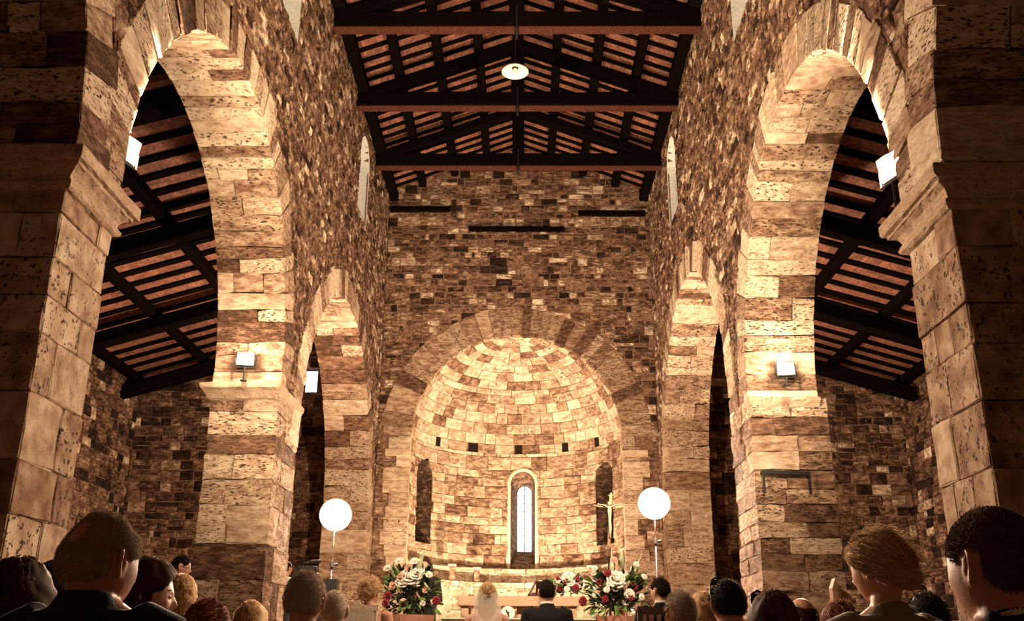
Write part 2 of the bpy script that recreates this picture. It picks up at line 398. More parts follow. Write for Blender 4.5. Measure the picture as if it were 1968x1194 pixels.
def arcade(side):
    zi, ARC = arches(side); r = random.Random(21 if side < 0 else 22)
    X = lambda w: side * (W - w)                          # w: distance into the nave from the wall face
    nm = 'wall_left' if side < 0 else 'wall_right'
    core = MB(); core.cur = (.3, .5, .5)
    xa, xb = sorted((side * (W + .018), side * (W + T - .02)))
    # core of the wall in narrow upright strips, leaving arches and windows open
    y = YB; st = .12
    while y < YE - 1e-6:
        y2 = min(y + st, YE); ym = (y + y2) / 2
        lo = 0.0
        for a0, a1, zs in ARC:
            if a0 - .22 < ym < a1 + .22:
                c = (a0 + a1) / 2; R = (a1 - a0) / 2 + .22; lo = zs + math.sqrt(max(0, R * R - (ym - c) ** 2))
                if y2 < a0 - .03 or y > a1 + .03: lo = 0
        spans = [(lo, TOPN)]
        for wy, ws in WINS:
            if abs(ym - wy) < WHW:
                spans = [(lo, ws), (ws + WH + math.sqrt(max(0, WHW ** 2 - (ym - wy) ** 2)), TOPN)]
        for z0, z1 in spans: core.box(xa, xb, y, y2, z0, z1)
        y = y2
    o = struct(nm, core, M['mortar'], 'rough stone nave arcade wall ' + ('on the left' if side < 0 else 'on the right') + ' with tall round arches')
    # rubble facing of the nave side, above piers and arches
    fm = lambda u, v, w: (X(w), u, v)
    if side < 0: fm2 = lambda u, v, w: (-(W - w), u, v)
    fc = MB()
    cuts = [cut_arch((a0 + a1) / 2, zs, (a1 - a0) / 2 + .58) for a0, a1, zs in ARC]
    def only(c, a0, a1, R):
        def f(p):
            cu, cv = cen(p)
            return c(p) if abs(cu - (a0 + a1) / 2) < R + .5 else [p]
        return f
    cuts = [only(c, a0, a1, (a1 - a0) / 2 + .58) for c, (a0, a1, zs) in zip(cuts, ARC)]
    def window_cuts(): return [cut_door(wy, WHW, ws, ws + WH) for wy, ws in WINS]
    courses(fc, 5.0, YE, zi, TOPN, fm, r, (.10, .20), (.14, .42), cuts + window_cuts(), w0=-.04, wv=(-.008, .014), gap=.025, rough=.011,
            tone=lambda q: pick_tone(q, .05, .12, (.40, .56)))
    fc.build('rubble_facing', M['rubble_nave'], o)
    # arch rings: whole wedge stones through the wall
    for a0, a1, zs in ARC:
        rg = MB(); c = (a0 + a1) / 2; R = (a1 - a0) / 2; a = 0.0
        zl = zi if zs > zi - .3 else zs
        def fr(x, rad, ang): return (side * x, c - rad * math.cos(ang), zs + rad * math.sin(ang))
        while a < PI - .005:
            da = r.uniform(.055, .115); da = PI - a if PI - a - da < .05 else da
            cutx = [W - .012, W + T]
            x = r.random()
            if x < .35: cutx = [W - .012, W + T * r.uniform(.3, .7), W + T]
            elif x < .42: cutx = [W - .012, W + T * r.uniform(.25, .4), W + T * r.uniform(.6, .8), W + T]
            for i in range(len(cutx) - 1):
                rg.cur = light_tone(r); q = r.uniform(-.012, .01)
                solid(rg, cutx[i] + (.004 if i else r.uniform(-.015, .015)), cutx[i + 1] - .004, R + q, R + r.uniform(.5, .64), a + .0012, a + da - .0012, fr, r, .007, .01, (2, 1, 1))
            a += da
        if zs > zl + .02:                                  # stilted courses
            for ya, yb in ((a0 - .3, a0), (a1, a1 + .3)):
                rg.cur = light_tone(r); solid(rg, W - .01, W + T, ya, yb, zl, zs, lambda x, y_, z: (side * x, y_, z), r, .007)
        rg.build('arch_ring', M['ashlar'], o)
    # piers
    for pi, (p0, p1) in enumerate(PIERS):
        mb = MB(); top = zi
        z = 0.0; fmp = lambda x, y_, z_: (side * x, y_, z_)
        if pi == 0: p0_, p1_ = -.9, p1
        else: p0_, p1_ = p0, p1
        xw = T + (.12 if side > 0 and pi == 2 else 0)
        lim = top
        if pi == 3: lim = 4.2 if side < 0 else 4.75
        while z < lim - .05:
            h = r.uniform(.28, .56) if not (pi == 2 and side > 0) else r.uniform(.19, .34); h = lim - z if lim - z - h < .25 else h
            ys = [p0_, p1_]
            xs = [W, W + (xw if z < top - .3 else T)]
            k = r.random()
            if k < .6: ys = [p0_, p0_ + (p1_ - p0_) * r.uniform(.3, .7), p1_]
            elif k < .75: ys = [p0_, p0_ + (p1_ - p0_) * r.uniform(.25, .4), p0_ + (p1_ - p0_) * r.uniform(.6, .75), p1_]
            if r.random() < .7 or (pi == 2 and side > 0): xs = [xs[0], W + T * r.uniform(.3, .7), xs[1]]
            for i in range(len(ys) - 1):
                for j in range(len(xs) - 1):
                    mb.cur = pier_tone(r)
                    if pi == 2 and r.random() < (.4 if side < 0 else .65): mb.cur = (r.uniform(.12, .4), mb.cur[1], mb.cur[2])
                    a = r.uniform(-.012, .012)
                    solid(mb, xs[j] + (a if j == 0 else .003), xs[j + 1] - .003, ys[i] + (a * .7 if i == 0 else .003), ys[i + 1] - (.003 if i < len(ys) - 2 else a * .7),
                          z + .003, z + h - .003, fmp, r, .006 if pi == 1 else .014, .012, (2, 2, 2))
            z += h
        mb.build('pier', M['pier'] if pi == 1 else M['ashlar'], o)
        core2 = MB(); core2.box(*sorted((side * (W + .05), side * (W + T - .05))), p0_ + .05, p1_ - .05, 0, lim); core2.build('pier_core', M['mortar'], o)
        # imposts
        if pi in (1, 2) or pi == 0:
            hgt = .34 if pi < 2 else .24
            if side > 0 and pi == 2: hgt = .16
            prof = [(0, -.34), (.03, -.335), (.055, -.315), (.06, -.285), (.045, -.26), (.03, -.25), (.035, -.215), (.06, -.18), (.10, -.155), (.115, -.15), (.12, -.125), (.155, -.12), (.16, -.1), (.16, -.015), (.15, 0)]
            if pi == 2: prof = [(0, -hgt), (.03, -hgt * .9), (.1, -hgt * .45), (.14, -hgt * .3), (.15, 0)]
            n_ = 12; mm_ = MB(); mm_.cur = (.5, .6, .3); rings = []
            full = not (side > 0 and pi == 2)
            for e, z_ in prof + [(-.2, 0.0)]:
                if side > 0 and pi == 2: e *= .15
                en = e if (pi != 2) else e * .25         # the nave side of the far imposts is cut back
                if pi == 1: e_ = en
                x0, x1, y0, y1 = W - en, W + T + e, p0_ - e, p1_ + e
                P_ = []
                for (ax_, ay_), (bx_, by_) in (((x0, y0), (x1, y0)), ((x1, y0), (x1, y1)), ((x1, y1), (x0, y1)), ((x0, y1), (x0, y0))):
                    for k in range(n_):
                        t = k / n_; j = .006
                        P_.append((side * (ax_ + (bx_ - ax_) * t + r.uniform(-j, j)), ay_ + (by_ - ay_) * t + r.uniform(-j, j), top + z_ + r.uniform(-.005, .005)))
                rings.append(P_)
            mm_.loft(rings, True, True)
            mm_.build('impost', M['mould'], o)
    # clerestory windows
    for i, (wy, ws) in enumerate(WINS):
        e = bpy.data.objects.new('window_%d' % ((1 if side < 0 else 3) + i), None); col.objects.link(e)
        tag(e, 'narrow round headed clerestory window high in the %s nave wall, %s' % ('left' if side < 0 else 'right', 'nearer one at the top edge' if i == 0 else 'farther one beside the roof trusses'), None, None, 'structure')
        fw = lambda u, v, w, wy=wy: (side * (W - w), wy + u, v)
        splay('w', e, fw, WHW, ws, ws + WH, .24, ws + .42, ws + WH + .1, T - .08, M['plasterjamb'], M['pane_high'])
    return o
M['plasterjamb'] = stone('pale_jamb_stone', [(0, (.45, .42, .36)), (.5, (.62, .58, .5)), (1, (.75, .72, .65))], pit=.3, contrast=.15)
arcade(-1); arcade(1)
# right pier: ledge over the lamp
lg = MB(); lg.cur = (.6, .3, .2)
solid(lg, W + .02, W + T, 14.08, 14.2, 5.50, 5.60, lambda x, y_, z: (x, y_, z), random.Random(3), .006)
struct('trim_1', lg, M['ashlar'], 'thin pale stone ledge over the lamp on the right far pier')

# ---- east wall with the apse arch
ACX = -.03; AR = 2.63; AZS = 6.22; ACY = 24.15
def end_wall():
    r = random.Random(31); core = MB(); x = -XA; st = .1
    while x < XA - 1e-6:
        x2 = min(x + st, XA); xm = (x + x2) / 2; lo = 0; dx = abs(xm - ACX)
        if dx < AR + .05: lo = AZS + math.sqrt(max(0, (AR + .05) ** 2 - dx * dx))
        top = (nave_z(xm) + .02) if abs(xm) < W + .6 else aisle_z(xm) + .02
        sp = [(lo, top)]
        if -5.47 < xm < -5.07: sp = [(0, 7.32), (7.98, top)]
        for z0, z1 in sp: core.box(x, x2, YE + (.014 if abs(xm) < W else .02), 24.6, z0, z1)
        x = x2
    o = struct('wall_back', core, M['mortar'], 'tall rubble stone end wall pierced by the apse arch')
    fm = lambda u, v, w: (u, YE - w, v)
    a = MB()
    cuts = [cut_arch(ACX, AZS, AR + .75), keep(-SL, -1, -(nave_z(0))), keep(SL, -1, -(nave_z(0)))]
    holes = [(-2.9, 9.0), (-2.2, 8.6), (-1.0, 9.7), (.6, 10.4), (1.3, 10.2), (2.3, 8.8), (-2.75, 7.2), (3.0, 9.3), (-1.9, 9.35), (2.9, 7.6), (.1, 9.75)]
    bands = [(at(765, 416, 24), at(852, 434, 24)), (at(1120, 416, 24), at(1240, 434, 24))]
    for p_, q_ in bands: cuts.append(cut_rect(p_.x, q_.x, q_.z, p_.z))
    for hx, hz in holes: cuts.append(cut_rect(hx - .07, hx + .07, hz - .09, hz + .09))
    courses(a, -W - .0, W + .0, 5.87, nave_z(0), fm, r, (.14, .27), (.17, .5), cuts, w0=-.05, wv=(-.01, .02), gap=.028, rough=.014, tone=lambda q: pick_tone(q, .17, .14, (.34, .58)), big=.15)
    for p_, q_ in bands: courses(a, p_.x, q_.x, q_.z, p_.z, fm, r, (.28, .3), (.25, .5), (), w0=-.05, wv=(0, .01), gap=.01, rough=.006, tone=lambda q: (q.uniform(.6, .72), .3, q.random()))
    cuts2 = [cut_rect(ACX - AR - .02, ACX + AR + .02, -1, 7)]
    courses(a, -W, W, 0, 5.87, fm, r, (.22, .38), (.3, .8), cuts2, w0=-.05, wv=(-.005, .012), gap=.01, rough=.006, tone=lambda q: (q.uniform(.42, .66), q.random() * .7, q.random()))
    for s in (-1, 1):
        cutw = [keep(s * -SA, -1, -(TOPA + XA * SA))] + ([cut_rect(-5.47, -5.07, 7.32, 7.98)] if s < 0 else [])
        u0, u1 = sorted((s * (W + T), s * XA))
        courses(a, u0, u1, 0, 9.1, fm, r, (.15, .28), (.18, .5), cutw, w0=-.05, wv=(-.01, .03), gap=.022, rough=.015, tone=lambda q: pick_tone(q, .2, .07, (.3, .54)), big=.15)
    a.build('rubble_facing', M['rubble'], o)
    # ring of long wedge stones round the apse arch, some very dark
    g = MB(); an = 0.0
    def fr(ang, rad, y_): return (ACX - rad * math.cos(ang), y_, AZS + rad * math.sin(ang))
    dark = {4, 15, 19, 21}; k = 0
    while an < PI - .01:
        da = r.uniform(.07, .13); da = PI - an if PI - an - da < .05 else da
        g.cur = (r.uniform(.02, .14), .6, r.random()) if (k in dark or r.random() < .04) else (r.uniform(.28, .52), r.random(), r.random())
        solid(g, an + .003, an + da - .003, AR, AR + r.uniform(.68, .8), YE - r.uniform(0, .012), 24.2, fr, r, .004, .008, (1, 2, 1))
        an += da; k += 1
    # jambs
    for s in (-1, 1):
        z = 0
        while z < AZS:
            h = min(r.uniform(.26, .4), AZS - z); w_ = r.uniform(.3, .75); x0 = ACX + s * AR
            g.cur = (r.uniform(.5, .72), r.random() * .6, r.random())
            solid(g, min(x0, x0 + s * w_), max(x0, x0 + s * w_), YE - .016, 24.2, z + .003, z + h - .003, lambda x, y_, z_: (x, y_, z_), r, .003, .008, (1, 1, 1)); z += h
    g.build('arch_ring', M['ashlar'], o)
    for s in (-1, 1):                                     # apse imposts
        q = MB(); q.cur = (.6, .4, .2); x0 = ACX + s * AR
        for e, z0, z1 in ((.07, 5.78, 5.87), (.04, 5.71, 5.78)):
            solid(q, min(x0 - s * e * .2, x0 + s * .62), max(x0 - s * e * .2, x0 + s * .62), YE - e, YE + .1, z0, z1, lambda x, y_, z_: (x, y_, z_), r, .004, .01, (4, 1, 1))
        q.build('impost', M['mould'], o)
    return o
end_wall()
# lintels let into the wall
for (x0, x1, z, nm_) in ((-1.33, 1.22, 11.83, 'long dark timber lintel in the middle of the end wall'), (-3.46, -1.85, 12.42, 'short dark timber lintel at the upper left of the end wall'), (1.6, 3.4, 12.3, 'short dark timber lintel at the upper right of the end wall')):
    b = MB(); b.timber((x0, YE - .03, z), (x1, YE - .03, z), .16, .14 if x0 < -3 or x0 > 0 else .13, .008, 6, seed=int(z * 10)); tag(b.build('timber_lintel', M['beam'], smooth=False), nm_, 'lintel')
e = bpy.data.objects.new('window_5', None); col.objects.link(e); tag(e, 'small square bright window in the left aisle end wall', None, None, 'structure')
q = MB(); q.box(-5.47, -5.07, 24.3, 24.32, 7.32, 7.98); q.build('pane', M['pane'], e)
q = MB(); 
for a_ in ((-5.49, -5.46, 7.3, 8.0), (-5.08, -5.05, 7.3, 8.0), (-5.49, -5.05, 7.3, 7.34), (-5.49, -5.05, 7.96, 8.0)): q.box(a_[0], a_[1], 24.26, 24.33, a_[2], a_[3])
q.build('window_frame', M['lead'], e)

def apse():
    r = random.Random(41)
    CW = (.16, .40, 3.22, 5.50)                           # centre window: u, half width, sill, spring
    NL = (AR * math.radians(-65), .40, 3.75, 5.45); NR = (AR * math.radians(60), .40, 3.75, 5.45)
    PH = [(-53, 6.5), (-27, 6.45), (1, 6.42), (30, 6.45), (54, 6.5)]
    fm = lambda u, v, w: (ACX + (AR - w) * math.sin(u / AR), ACY + (AR - w) * math.cos(u / AR), v)
    HOLE = [(AR * math.radians(a), z) for a, z in PH]
    def dome(a, e, w): return (ACX + (AR - w) * math.sin(a) * math.cos(e), ACY + (AR - w) * math.cos(a) * math.cos(e), AZS + (AR - w) * math.sin(e))
    # shell behind the stones: two skins
    sh = MB(); sh.cur = (.4, .4, .4); nu = 104; du = PI * AR / nu; dv = .1
    def inside(u, v):
        for c, hw, v0, vs in (CW, NL, NR):
            if abs(u - c) < hw + .06 and v0 - .06 < v and (v < vs or (u - c) ** 2 + (v - vs) ** 2 < (hw + .06) ** 2): return True
        return False
    nv = int(AZS / dv) + 1; dv = AZS / nv; grid = {}
    for i in range(nu):
        for j in range(nv):
            u = -PI * AR / 2 + i * du; v = j * dv
            if inside(u + du / 2, v + dv / 2): continue
            q = []
            for a, b in ((i, j), (i + 1, j), (i + 1, j + 1), (i, j + 1)):
                if (a, b) not in grid: grid[(a, b)] = sh.vert(fm(-PI * AR / 2 + a * du, b * dv, -.03))
                q.append(grid[(a, b)])
            sh.face(*q)
    rings = [[dome(-PI / 2 + PI * k / 48, e_ * PI / 2 / 20, -.03) for k in range(49)] for e_ in range(20)] + [[dome(-PI / 2 + PI * k / 48, PI / 2 - .01, -.03) for k in range(49)]]
    sh.loft(rings, False, False)
    # outer skin
    AO = AR + .95
    rings = [[(ACX + AO * math.cos(e_) * math.sin(a), ACY + AO * math.cos(e_) * math.cos(a), zz + AO * math.sin(e_)) for a in [-PI / 2 + PI * k / 32 for k in range(33)]] for zz, e_ in [(0, 0)] + [(AZS, i * PI / 2 / 12) for i in range(12)] + [(AZS, PI / 2 - .01)]]
    sh.loft(rings, False, False)
    o = struct('wall_apse', sh, M['mortar'], 'curved apse wall and half dome of pale stone blocks')
    bl = MB()
    cuts = [cut_door(c, hw + (.0 if c != .16 else .0), v0, vs) for c, hw, v0, vs in (CW, NL, NR)]
    _x = [cut_rect(u - .085, u + .085, z - .13, z + .13) for u, z in HOLE[:1] + HOLE[2:]] + [cut_rect(HOLE[1][0] - .12, HOLE[1][0] + .12, HOLE[1][1] - .13, HOLE[1][1] + .13)]
    courses(bl, -PI * AR / 2 + .01, PI * AR / 2 - .01, 0, AZS, fm, r, (.2, .34), (.3, .75), cuts, w0=-.035, wv=(-.008, .015), gap=.01, rough=.012,
            tone=lambda q: (q.uniform(.32, .62) if q.random() < .75 else q.uniform(.12, .3), q.random(), q.random()))
    e_ = 0.0; row_ = 0
    HA = [math.radians(a) for a, z in PH]; HB = [(.034 if i != 1 else .05) for i in range(5)]
    while e_ < PI / 2 - .05:
        h = .036 if row_ == 0 else (.092 if row_ == 1 else r.uniform(.065, .115)); row_ += 1; h = min(h, PI / 2 - .02 - e_); ce = math.cos(e_ + h / 2); a = -PI / 2
        while a < PI / 2:
            w = r.uniform(.28, .62) / AR / max(ce, .12); b = min(a + w, PI / 2); g_ = .008
            ga = g_ / AR / max(ce, .12)
            if PI / 2 - b < .1: b = PI / 2
            nxt = b
            if row_ == 2:
                hit = False
                for q_, hb in zip(HA, HB):
                    if a < q_ - hb - .004 and b > q_ - hb: b = q_ - hb; nxt = q_ + hb; hit = True; break
                if hit and b - a < .03: a = nxt; continue
            bl.cur = (r.uniform(.45, .85) if r.random() < .78 else r.uniform(.2, .4), r.random() ** 1.4, r.random())
            k = max(1, int((b - a) * AR * ce / .2)); n_ = k
            P = [(a + ga + (b - a - 2 * ga) * i / n_, e_ + .0015) for i in range(n_ + 1)] + [(b - ga - (b - a - 2 * ga) * i / n_, e_ + h - .0015) for i in range(n_ + 1)]
            w1 = r.uniform(-.006, .01)
            ca, cb = (a + b) / 2, e_ + h / 2
            r0 = [bl.vert(dome(p[0], p[1], -.035)) for p in P]; r1 = [bl.vert(dome(p[0], p[1], w1 - .008)) for p in P]
            r2 = [bl.vert(dome(p[0] + (ca - p[0]) * min(.5, .02 / max(.02, (b - a) * AR * ce)), p[1] + (cb - p[1]) * .1, w1 + r.uniform(-.004, .004))) for p in P]
            n2 = len(P)
            for A_, B_ in ((r0, r1), (r1, r2)):
                for i in range(n2): bl.face(A_[i], A_[(i + 1) % n2], B_[(i + 1) % n2], B_[i])
            for i in range(n_): bl.face(r2[i], r2[i + 1], r2[n2 - 2 - i], r2[n2 - 1 - i])
            a = nxt
        e_ += h
    bl.build('stone_facing', M['apse'], o)
    # putlog holes: shallow recesses, the shade of their depth painted as dark plates
    ph = MB(); ph.cur = (.0, .0, .3)
    for q_, hb in zip(HA, HB):
        ph.loft([[dome(q_ + a_ * (hb + .006), .036 + b_ * .094 - .001, w_) for a_, b_ in ((-1, 0), (1, 0), (1, 1), (-1, 1))] for w_ in (-.029, -.022)])
    ph.build('putlog_hole', plain('painted_hole_shade', (.012, .007, .004), .95), o)
    # windows
    for nm_, (c, hw, v0, vs), pane, lab in (('window_6', CW, True, 'tall narrow bright window in the middle of the apse'), ('window_7', NL, False, 'blocked round headed niche at the left of the apse'), ('window_8', NR, False, 'blocked round headed niche at the right of the apse')):
        w = bpy.data.objects.new(nm_, None); col.objects.link(w); tag(w, lab, None, None, 'structure')
        f = lambda u, v, w_, c=c: fm(u + c, v, w_ - .02)
        f2 = (lambda u, v, w_, c=c: (lambda th: (ACX + AR * math.sin(th) + (w_ - .0) * -math.sin(th) + u * math.cos(th), ACY + AR * math.cos(th) - w_ * math.cos(th) - u * math.sin(th), v))(c / AR))
        if pane:
            splay(nm_, w, f2, hw - .06, v0 - .02, vs, .21, 3.75, 5.36, .85, M['apse'], M['pane'], mullions=7, tn=.18)
            sr = MB(); sr.cur = (.8, .1, .3); L_ = []
            for k in range(27):
                q = k / 26
                if q < .3: pt = lambda e: (-(hw + e), v0 + (vs - v0) * q / .3)
                elif q > .7: pt = lambda e: (hw + e, v0 + (vs - v0) * (1 - q) / .3)
                else: aa = PI - (q - .3) / .4 * PI; pt = lambda e: ((hw + e) * math.cos(aa), vs + (hw + e) * math.sin(aa))
                i_, o_ = pt(-.07), pt(.035); L_.append([f2(i_[0], i_[1], -.06), f2(i_[0], i_[1], .02), f2(o_[0], o_[1], .025), f2(o_[0], o_[1], -.06)])
            sr.loft(L_); sr.build('window_surround', M['hood'], w, True)
        else: splay(nm_, w, f2, hw + .02, v0 - .02, vs, .38, v0, vs, .85, M['rubble'], tn=.3)
        # surround stones
    # curved bench steps round the foot of the apse
    st = MB()
    for zt, z0, ri in ((3.22, 0, AR - .22), (2.84, 0, AR - .55)):
        z = z0 if zt > 3 else z0
        for zb, zt_ in ((zt - 1.0, zt - .7), (zt - .7, zt - .38), (zt - .38, zt - .13), (zt - .13, zt)):
            a = -PI / 2 + .02
            while a < PI / 2 - .03:
                w = r.uniform(.25, .6) / ri; b = min(a + w, PI / 2 - .02); st.cur = (r.uniform(.5, .8), r.random(), r.random())
                pr = .03 if zt_ == zt else 0
                solid(st, a + .002, b - .002, ri - pr, AR + .0, zb, zt_ - .003, lambda a_, ra, z_: (ACX + ra * math.sin(a_), ACY + ra * math.cos(a_), z_), r, .008, .012, (2, 1, 1)); a = b
        st.cur = (.4, .5, .5)
        rr_ = [[(ACX + q_ * math.sin(a_), ACY + q_ * math.cos(a_), z_) for a_ in [-PI / 2 + .02 + (PI - .04) * k / 40 for k in range(41)]] for q_, z_ in ((ri + .03, 0), (ri + .03, zt - .05))]
        st.loft(rr_, False, False)
    st.build('bench_step', M['apse'], o)
M['hood'] = stone('smooth_pale_stone', [(0, TN), (.5, CR), (1, LT)], pit=.2, contrast=.15, bump=.3)
apse()

# ---- outer walls and the wall behind the camera, floors
for s, nm_ in ((-1, 'wall_aisle_left'), (1, 'wall_aisle_right')):
    b = MB(); b.box(*sorted((s * (XA + .03), s * (XA + .7))), YB, YE + .6, 0, TOPA + .05)
    o = struct(nm_, b, M['mortar'], 'rubble stone outer wall of the %s aisle' % ('left' if s < 0 else 'right'))
    f = MB(); fm = lambda u, v, w: (s * (XA - w), u, v)
    courses(f, 12.0, YE, 0, TOPA, fm, random.Random(51 + s), (.15, .3), (.18, .5), (), w0=-.05, wv=(-.01, .03), gap=.025, rough=.015, tone=lambda q: pick_tone(q, .2, .06, (.32, .54)))
    f.build('rubble_facing', M['rubble'], o)
b = MB(); b.box(-XA - .7, XA + .7, YB - .6, YB, 0, 14.6); struct('wall_front', b, M['mortar'], 'stone entrance wall behind the guests')
def paving():
    f = MB(); r = random.Random(61); f.cur = (.3, .3, .3); f.box(-XA, XA, YB, YE + 3.6, -.3, -.02)
    y = YB
    while y < 9.0:
        d = min(.6, 9.0 - y); x = -XA
        while x < XA:
            w = min(r.uniform(.6, 1.0), XA - x); f.cur = (r.uniform(.3, .7), r.random(), r.random()); f.box(x + .004, x + w - .004, y + .004, y + d - .004, -.03, r.uniform(-.003, 0)); x += w
        y += d
    struct('floor', f, M['paving'], 'stone paved nave floor')
paving()
b = MB(); b.cur = (.5, .3, .3); b.box(-W, W, 9.0, 12.5, -.02, .4); b.box(-W, W, 12.5, 24.0, -.02, .8); b.box(ACX - AR, ACX + AR, 24.0, 25.2, -.02, .8)
for s in (-1, 1): b.box(*sorted((s * (W + T), s * XA)), 9.0, 12.5, -.02, .4); b.box(*sorted((s * (W + T), s * XA)), 12.5, 24.0, -.02, .8); b.box(*sorted((s * W, s * (W + T))), 9.0, 14.18, -.02, .4); b.box(*sorted((s * W, s * (W + T))), 15.55, 23.0, -.02, .8)
struct('floor_1', b, M['paving'], 'raised stone altar platform in two steps')

# ---- nave roof
def roof(name, label, side):
    'side 0: nave; -1, 1: the lean-to roofs of the aisles'
    r = random.Random(71 + side); slab = MB(); th = .12
    if side == 0: spans = [(-W - .9, 0), (0, W + .9)]; zf = nave_z; y1 = YE + .6
    else: spans = [tuple(sorted((side * (W + T - .1), side * (XA + .8))))]; zf = aisle_z; y1 = YE + .6
    for a, b_ in spans:
        za, zb = zf(a), zf(b_)
        slab.loft([[(a, y, za), (b_, y, zb), (b_, y, zb + th), (a, y, za + th)] for y in (YB - .6, y1)])
    o = struct(name, slab, M['tiles'], label)
    sp = .37 if side == 0 else .54; y = 12.4 if side == 0 else 8.6; y = y
    while y < YE - .05:
        ends = [(-W + .0, -.02), (.02, W)] if side == 0 else [(side * (W + T), side * XA)]
        for a, b_ in ends:
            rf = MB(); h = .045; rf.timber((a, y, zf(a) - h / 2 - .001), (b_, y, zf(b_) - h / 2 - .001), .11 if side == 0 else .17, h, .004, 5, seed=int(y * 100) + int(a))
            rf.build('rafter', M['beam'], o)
        y += sp * r.uniform(.94, 1.06)
    # purlins
    xs = [-2.62, -1.75, -.87, .87, 1.75, 2.62] if side == 0 else [side * q_ for q_ in (4.75, 6.25, 7.75, 9.35)]
    for k, x in enumerate(xs):
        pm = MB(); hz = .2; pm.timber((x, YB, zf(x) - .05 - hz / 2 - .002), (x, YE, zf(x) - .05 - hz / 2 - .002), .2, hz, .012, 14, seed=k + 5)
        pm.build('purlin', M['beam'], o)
    if side == 0:
        pm = MB(); pm.timber((0, YB, nave_z(0) - .22), (0, YE, nave_z(0) - .22), .24, .3, .01, 14, seed=3); pm.build('ridge_beam', M['beam'], o)
        for s in (-1, 1):
            pm = MB(); pm.timber((s * (W - .12), 12, 12.78), (s * (W - .12), YE, 12.78), .24, .22, .01, 14, seed=4); pm.build('wall_plate', M['beam'], o)
    return o
roof('ceiling', 'pitched nave roof of terracotta tiles on dark rafters', 0)
roof('ceiling_1', 'lean-to left aisle roof of terracotta tiles on dark rafters', -1)
roof('ceiling_2', 'lean-to right aisle roof of terracotta tiles on dark rafters', 1)
def truss(y, label):
    t = empty('roof_truss', (0, y, 12.33), label, 'roof truss', 'king post trusses over the nave')
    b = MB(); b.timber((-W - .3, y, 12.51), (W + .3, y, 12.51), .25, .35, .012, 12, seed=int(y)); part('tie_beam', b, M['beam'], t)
    # separate reddish strip colouring the underside of the tie
    b = MB(); b.box(-W, -.03, y - .115, y + .115, 12.318, 12.337); b.box(.03, W, y - .115, y + .115, 12.318, 12.337); part('soffit_strip', b, M['beam_red'], t, label='reddish strip under the tie beam')
    b = MB(); b.timber((0, y, 12.6), (0, y, 14.0), .29, .26, .006, 4, up=(0, 1, 0)); part('king_post', b, M['beam'], t)
    for s in (-1, 1):
        b = MB(); dz = .13; b.timber((s * 3.62, y, 12.63 + (3 - 3.62) * .385 + dz), (s * .05, y, 12.63 + 2.95 * .385 + dz), .26, .25, .012, 8, seed=int(y) + s); part('principal_rafter', b, M['beam'], t)
    b = MB(); b.box(-.02, .02, y - .19, y + .19, 12.25, 12.75); b.tube([(0, y - .2, 12.7), (0, y - .23, 12.7)], .025, 8); part('iron_strap', b, M['metal'], t)
    return t
truss(12.95, 'dark king post roof truss nearest above, beyond the top edge')
truss(15.83, 'dark king post roof truss at the top of the picture')
truss(18.66, 'dark king post roof truss just behind the hanging lamp')
truss(21.43, 'dark king post roof truss nearest the end wall')
for s in (-1, 1):
    for k, y in enumerate((8.4, 12.15, 15.9, 19.6, 23.0)):
        b = MB(); x0, x1 = s * (W + T - .1), s * (XA + .1); z = lambda x: aisle_z(x) - .30 - .15
        b.timber((x0, y, z(x0)), (x1, y, z(x1)), .28, .3, .015, 8, seed=k)
        o = b.build('roof_beam', [M['beam']])
        tag(o, 'dark sloping beam carrying the %s aisle roof, %s' % ('left' if s < 0 else 'right', ['nearest the camera', 'seen just under the arch top', 'third from the camera', 'second from the end wall', 'last one against the end wall'][k]), 'beam', 'aisle roof beams')
# metal rail on the right pier
p0 = at(1467, 908, 14.08); p1 = at(1555, 910, 14.08)
b = MB(); b.bar(p0, p1, .05, .05)
for p in (p0, p1): b.bar(p, p - Vector((0, 0, .3)), .03, .03, up=(0, 1, 0)); b.bar(p + Vector((0, 0, 0)), p + Vector((0, .16, 0)), .04, .04)
tag(b.build('wall_bracket', M['metal']), 'black metal bracket fixed low on the right far pier', 'bracket')
